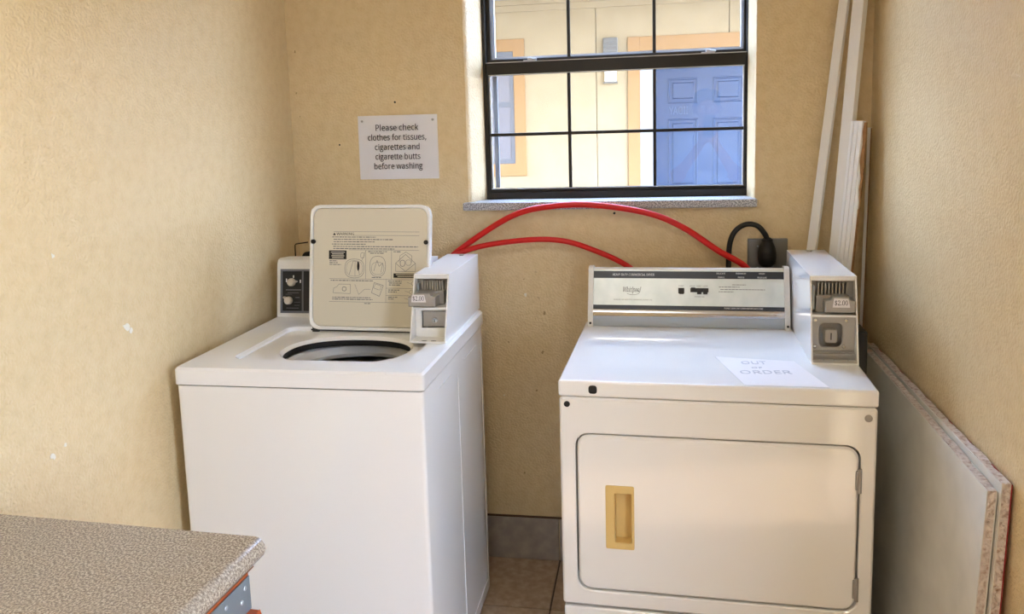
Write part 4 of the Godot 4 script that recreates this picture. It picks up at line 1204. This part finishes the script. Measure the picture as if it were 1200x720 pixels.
# ------------------------------------------------------------------ papers
func papers() -> void:
	var o := thing("paper_notice", "white paper notice about clothes and cigarettes pinned beside the window", "notice", V(0.3805, 1.4657, 0.0))
	o.rotation.z = -0.0056
	var b := MB.new()
	var w := 0.279; var h := 0.216
	var nx := 12
	var zf := func(u: float, vv: float) -> float: return 0.003 + 0.003 * sin(u * 5.0 + vv * 2.0) * (1.0 - vv) + 0.004 * maxf(0.0, 0.25 - vv)
	for i in nx:
		for j in nx:
			var P := []
			for c in [[0, 0], [1, 0], [1, 1], [0, 1]]:
				var u: float = (i + c[0]) / float(nx); var vv: float = (j + c[1]) / float(nx)
				P.append(V((u - 0.5) * w, (vv - 0.5) * h, zf.call(u, vv)))
			b.flat(P[0], P[1], P[2], P[3], Vector3.BACK)
	put("sheet", b.done(), M.paper, o)
	var lines := ["Please check", "clothes for tissues,", "cigarettes and", "cigarette butts", "before washing"]
	var widths := [0.150, 0.205, 0.157, 0.158, 0.170]
	for i in 5:
		letters(lines[i], 0.0272, M.ink, o, Transform3D(Basis.IDENTITY, V(-0.002, 0.066 - i * 0.0325, 0.0085)), widths[i])
	for x in [-0.124, 0.124]:
		b = MB.new()
		b.prism(ellipse(x, 0.090, 0.004, 0.004, 14), 0.003, 0.008, 0.001)
		put("pin", b.done(), M.dull_steel, o)
	# out-of-order paper lying on the dryer
	var a := -0.0372
	var q := thing("paper_sheet", "white sheet reading out of order lying on the dryer top", "paper", V(0.9963, 0.898, 0.7656), a)
	b = MB.new()
	var c00 := V(0.440, 0.0006, -0.006); var c10 := V(0.628, 0.0006, -0.010); var c11 := V(0.578, 0.0006, -0.222); var c01 := V(0.383, 0.0006, -0.246)
	for s in [0.0, 0.0006]:
		b.quad(c00 + V(0, s, 0), c10 + V(0, s, 0), c11 + V(0, s, 0), c01 + V(0, s, 0), Vector3.UP)
	b.flat(c00, c10, c10 + V(0, 0.0006, 0), c00 + V(0, 0.0006, 0), Vector3.BACK)
	b.flat(c01, c00, c00 + V(0, 0.0006, 0), c01 + V(0, 0.0006, 0), Vector3.LEFT)
	put("sheet", b.done(), M.paper, q)
	for l in [["OUT", 0.476, -0.196, 0.062, 0.034], ["OF", 0.480, -0.152, 0.026, 0.016], ["ORDER", 0.497, -0.115, 0.122, 0.036]]:
		var xf := Transform3D(Basis(Vector3.UP, 0.10) * Basis(Vector3.RIGHT, -PI / 2), V(l[1], 0.0016, l[2]))
		letters(l[0], l[4], M.pencil, q, xf, l[3])


# ------------------------------------------------------------------ lamp on the ceiling
func ceiling_lamp() -> void:
	var o := thing("ceiling_lamp", "flush square lamp with opal cover on the ceiling", "lamp", V(0.95, ROOM_H, 2.25))
	put("lamp_housing", one_box(V(-0.19, -0.045, -0.19), V(0.19, 0.0, 0.19), 0.008), M.trim_white, o)
	put("lamp_cover", one_box(V(-0.175, -0.075, -0.175), V(0.175, -0.044, 0.175), 0.012), M.lamp_opal, o)
	var l := AreaLight3D.new()
	l.name = "lamp_light"
	l.area_size = Vector2(0.33, 0.33)
	l.light_energy = LAMP_ENERGY
	l.light_color = Color(1.0, 0.975, 0.935)
	l.area_range = 8.0
	l.shadow_enabled = true
	l.rotation.x = -PI / 2
	l.position = V(0, -0.08, 0)
	o.add_child(l)


# ------------------------------------------------------------------ the photographer, seen only mirrored in the window pane
# bones: [a, b, radius at a, radius at b]; fields are joined with a smooth minimum and meshed as surface nets
func field_mesh(bones: Array, k: float, cell: float, cut_lo := Vector3(-9, -9, -9), cut_hi := Vector3(9, 9, 9)) -> ArrayMesh:
	var lo := Vector3(INF, INF, INF); var hi := -lo
	for q in bones:
		for e in [[q[0], q[2]], [q[1], q[3]]]:
			lo = lo.min(e[0] - Vector3.ONE * (e[1] + k + 2 * cell)); hi = hi.max(e[0] + Vector3.ONE * (e[1] + k + 2 * cell))
	lo = lo.max(cut_lo - Vector3.ONE * 2 * cell); hi = hi.min(cut_hi + Vector3.ONE * 2 * cell)
	var nx := int((hi.x - lo.x) / cell) + 2; var ny := int((hi.y - lo.y) / cell) + 2; var nz := int((hi.z - lo.z) / cell) + 2
	var f := PackedFloat32Array()
	f.resize(nx * ny * nz)
	f.fill(1.0)
	for q in bones:
		var a: Vector3 = q[0]; var ab: Vector3 = q[1] - q[0]; var l2 := maxf(ab.length_squared(), 1e-9)
		var ra: float = q[2]; var rb: float = q[3]
		var m := maxf(ra, rb) + k + 2 * cell
		var bl := ((q[0] as Vector3).min(q[1]) - Vector3.ONE * m - lo) / cell; var bh := ((q[0] as Vector3).max(q[1]) + Vector3.ONE * m - lo) / cell
		for z in range(maxi(0, int(bl.z)), mini(nz, int(bh.z) + 1)):
			for y in range(maxi(0, int(bl.y)), mini(ny, int(bh.y) + 1)):
				for x in range(maxi(0, int(bl.x)), mini(nx, int(bh.x) + 1)):
					var p := lo + Vector3(x, y, z) * cell
					var t := clampf((p - a).dot(ab) / l2, 0.0, 1.0)
					var d := (p - a - ab * t).length() - lerpf(ra, rb, t)
					var i := (z * ny + y) * nx + x
					var h := maxf(k - absf(f[i] - d), 0.0) / k
					f[i] = minf(f[i], d) - h * h * k * 0.25
	for z in nz:
		for y in ny:
			for x in nx:
				var p := lo + Vector3(x, y, z) * cell
				var c := maxf(maxf(maxf(cut_lo.x - p.x, p.x - cut_hi.x), maxf(cut_lo.y - p.y, p.y - cut_hi.y)), maxf(cut_lo.z - p.z, p.z - cut_hi.z))
				var i := (z * ny + y) * nx + x
				f[i] = maxf(f[i], c)
	var at := {}
	var b := MB.new()
	var pos := PackedVector3Array(); var nor := PackedVector3Array()
	for z in nz - 1:
		for y in ny - 1:
			for x in nx - 1:
				var v := []
				var inside := 0
				for c in 8:
					v.append(f[((z + (c >> 2)) * ny + y + ((c >> 1) & 1)) * nx + x + (c & 1)])
					if v[c] < 0.0: inside += 1
				if inside == 0 or inside == 8: continue
				var sum := Vector3.ZERO; var n := 0
				for e in [[0, 1], [2, 3], [4, 5], [6, 7], [0, 2], [1, 3], [4, 6], [5, 7], [0, 4], [1, 5], [2, 6], [3, 7]]:
					var va: float = v[e[0]]; var vb: float = v[e[1]]
					if (va < 0.0) == (vb < 0.0): continue
					var ca := Vector3(e[0] & 1, (e[0] >> 1) & 1, e[0] >> 2); var cb := Vector3(e[1] & 1, (e[1] >> 1) & 1, e[1] >> 2)
					sum += ca.lerp(cb, va / (va - vb)); n += 1
				at[Vector3i(x, y, z)] = pos.size()
				pos.append(lo + (Vector3(x, y, z) + sum / n) * cell)
				nor.append(Vector3(v[1] + v[3] + v[5] + v[7] - v[0] - v[2] - v[4] - v[6], v[2] + v[3] + v[6] + v[7] - v[0] - v[1] - v[4] - v[5], v[4] + v[5] + v[6] + v[7] - v[0] - v[1] - v[2] - v[3]).normalized())
	for c in at:
		var i := (c.z * ny + c.y) * nx + c.x as int
		for e in [[1, Vector3i(0, -1, 0), Vector3i(0, 0, -1)], [nx, Vector3i(-1, 0, 0), Vector3i(0, 0, -1)], [nx * ny, Vector3i(-1, 0, 0), Vector3i(0, -1, 0)]]:
			if (f[i] < 0.0) == (f[i + e[0]] < 0.0): continue
			var ids := [at.get(c, -1), at.get(c + e[1], -1), at.get(c + e[1] + e[2], -1), at.get(c + e[2], -1)]
			if ids.has(-1): continue
			b.quad4(pos[ids[0]], pos[ids[1]], pos[ids[2]], pos[ids[3]], nor[ids[0]], nor[ids[1]], nor[ids[2]], nor[ids[3]])
	return b.done()

# palm and five bent fingers; the hand points along `to`, its palm faces `palm`, the thumb side is `thumb`
func hand_bones(wrist: Vector3, to: Vector3, palm: Vector3, thumb: Vector3) -> Array:
	var out := []
	for i in 4:
		var side := thumb * (0.027 - i * 0.018)
		var k: Vector3 = wrist + to * (0.088 - absf(i - 1.2) * 0.006) + side
		out.append([wrist + side * 0.55 + to * 0.012, k, 0.0155, 0.0115])
		var len: float = [0.040, 0.045, 0.041, 0.032][i]
		var d1 := (to * 0.75 + palm * 0.66).normalized(); var d2 := (to * 0.05 + palm).normalized(); var d3 := (palm * 0.75 - to * 0.66).normalized()
		var p1: Vector3 = k + d1 * len; var p2: Vector3 = p1 + d2 * len * 0.65
		out.append([k, p1, 0.0105, 0.0092]); out.append([p1, p2, 0.0092, 0.0085]); out.append([p2, p2 + d3 * len * 0.5, 0.0085, 0.0075])
	var t0 := wrist + to * 0.022 + thumb * 0.028
	var t1 := t0 + (thumb * 0.7 + to * 0.6 + palm * 0.3).normalized() * 0.040
	out.append([t0, t1, 0.0145, 0.0115]); out.append([t1, t1 + (to * 0.8 + palm * 0.5).normalized() * 0.032, 0.0112, 0.0088])
	return out

func photographer() -> void:
	# faces the window (towards -z); stands beside the doorway, out of the frame
	var base := V(1.625, 0.0, 2.88)
	var o := thing("person", "standing person in a light blue shirt holding up a phone, mirrored in the pane", "person", base)
	var neck := V(0, 1.47, 0.01); var chest := V(0, 1.30, 0.0); var hips := V(0, 0.94, 0.02)
	var sh_r := V(0.17, 1.415, 0.01); var sh_l := V(-0.17, 1.415, 0.01)
	var el_r := V(0.185, 1.185, -0.10); var el_l := V(-0.20, 1.18, -0.12)
	var wr_r := V(0.040, 1.395, -0.285); var wr_l := V(-0.060, 1.395, -0.290)
	var torso := [[V(-0.09, 1.33, 0.0), V(0.09, 1.33, 0.0), 0.108, 0.108], [V(-0.065, 1.12, 0.005), V(0.065, 1.12, 0.005), 0.105, 0.105], [V(-0.075, 0.95, 0.01), V(0.075, 0.95, 0.01), 0.108, 0.108], [chest, neck, 0.09, 0.062], [V(0, 1.42, 0.01), sh_r, 0.07, 0.062], [V(0, 1.42, 0.01), sh_l, 0.07, 0.062]]
	var uppers := [[sh_r, el_r, 0.055, 0.041], [sh_l, el_l, 0.055, 0.041]]
	var fores := [[el_r, wr_r, 0.041, 0.027], [el_l, wr_l, 0.041, 0.027]]
	var legs := []
	for sx in [-1.0, 1.0]:
		legs.append([V(0.085 * sx, 0.92, 0.01), V(0.095 * sx, 0.50, 0.0), 0.092, 0.060])
		legs.append([V(0.095 * sx, 0.50, 0.0), V(0.10 * sx, 0.09, 0.03), 0.060, 0.040])
	var head := [[V(0, 1.645, 0.0), V(0, 1.66, 0.02), 0.082, 0.088], [V(0, 1.60, -0.035), V(0, 1.575, -0.045), 0.058, 0.045], [V(0, 1.62, 0.03), V(0, 1.47, 0.015), 0.055, 0.056]]
	var body := field_mesh(torso + uppers + fores + legs + [[V(0, 1.62, 0.02), V(0, 1.47, 0.015), 0.05, 0.056]], 0.035, 0.016)
	put("body", body, M.skin, o)
	# head with brow, nose, chin, ears
	var face := head + [[V(0, 1.645, -0.082), V(0, 1.612, -0.103), 0.009, 0.014], [V(-0.03, 1.668, -0.070), V(0.03, 1.668, -0.070), 0.018, 0.018], [V(-0.012, 1.556, -0.072), V(0.012, 1.556, -0.072), 0.022, 0.022], [V(-0.045, 1.62, -0.052), V(-0.04, 1.61, -0.052), 0.026, 0.024], [V(0.045, 1.62, -0.052), V(0.04, 1.61, -0.052), 0.026, 0.024], [V(-0.088, 1.655, 0.008), V(-0.084, 1.615, 0.002), 0.014, 0.009], [V(0.088, 1.655, 0.008), V(0.084, 1.615, 0.002), 0.014, 0.009]]
	var hd := put("head", field_mesh(face, 0.018, 0.006), M.skin, o)
	for sx in [-0.031, 0.031]:
		var e := SphereMesh.new(); e.radius = 0.0115; e.height = 0.023; e.radial_segments = 16; e.rings = 8
		put("eye", e, M.eye_white, hd, Transform3D(Basis.IDENTITY, V(sx, 1.644, -0.0775)))
		var i := SphereMesh.new(); i.radius = 0.0055; i.height = 0.011; i.radial_segments = 12; i.rings = 6
		put("iris", i, M.hair, hd, Transform3D(Basis.IDENTITY, V(sx, 1.643, -0.0855)))
	put("mouth", field_mesh([[V(-0.020, 1.580, -0.088), V(0.0, 1.582, -0.095), 0.005, 0.0065], [V(0.020, 1.580, -0.088), V(0.0, 1.582, -0.095), 0.005, 0.0065]], 0.004, 0.003), M.lips, hd)
	put("hair", field_mesh([[V(0, 1.685, 0.008), V(0, 1.672, 0.035), 0.090, 0.088], [V(-0.045, 1.722, -0.035), V(0.045, 1.722, -0.035), 0.042, 0.042], [V(0, 1.63, 0.055), V(0, 1.60, 0.055), 0.062, 0.055]], 0.02, 0.008, V(-0.2, 1.575, -0.072), V(0.2, 1.9, 0.3)), M.hair, hd)
	# hands closed on the phone
	put("hand", field_mesh(hand_bones(wr_r, V(-0.18, 0.93, -0.32).normalized(), V(-0.72, 0.12, 0.68).normalized(), V(-0.55, -0.2, -0.80).normalized()) + [[wr_r - (wr_r - el_r).normalized() * 0.04, wr_r, 0.028, 0.025]], 0.008, 0.004), M.skin, o)
	put("hand", field_mesh(hand_bones(wr_l, V(0.18, 0.93, -0.32).normalized(), V(0.72, 0.12, 0.68).normalized(), V(0.55, -0.2, -0.80).normalized()) + [[wr_l - (wr_l - el_l).normalized() * 0.04, wr_l, 0.028, 0.025]], 0.008, 0.004), M.skin, o)
	# clothes follow the body
	var grown := func(q: Array, by: float) -> Array: return q.map(func(e): return [e[0], e[1], e[2] + by, e[3] + by])
	var sleeves := [[sh_r, sh_r.lerp(el_r, 0.72), 0.057, 0.050], [sh_l, sh_l.lerp(el_l, 0.72), 0.057, 0.050]]
	put("shirt", field_mesh(grown.call(torso + sleeves, 0.011), 0.035, 0.014, V(-1, 0.88, -1), V(1, 1.478, 1)), M.shirt, o)
	put("trousers", field_mesh(grown.call(legs + [[V(-0.075, 0.93, 0.01), V(0.075, 0.93, 0.01), 0.104, 0.104]], 0.012), 0.03, 0.016, V(-1, 0.06, -1), V(1, 0.99, 1)), M.trousers, o)
	for sx in [-1.0, 1.0]:
		put("shoe", field_mesh([[V(0.10 * sx, 0.045, 0.045), V(0.112 * sx, 0.032, -0.13), 0.045, 0.038], [V(0.10 * sx, 0.085, 0.035), V(0.10 * sx, 0.06, 0.02), 0.046, 0.046]], 0.02, 0.009, V(-1, 0.001, -1), V(1, 0.13, 1)), M.shoe, o)
	# phone between the hands
	var ph := thing("phone", "dark smartphone held up in both hands by the person", "phone", base + V(-0.010, 1.515, -0.372))
	ph.rotation.x = -0.12
	var b := MB.new()
	b.prism(rrect(-0.037, -0.070, 0.037, 0.070, 0.009, 4), -0.004, 0.004, 0.001)
	put("phone_body", b.done(), M.black, ph)
	b = MB.new()
	b.prism(rrect(0.010, 0.040, 0.034, 0.066, 0.005, 4), -0.0055, -0.004)
	put("camera_bump", b.done(), M.dark_panel, ph)
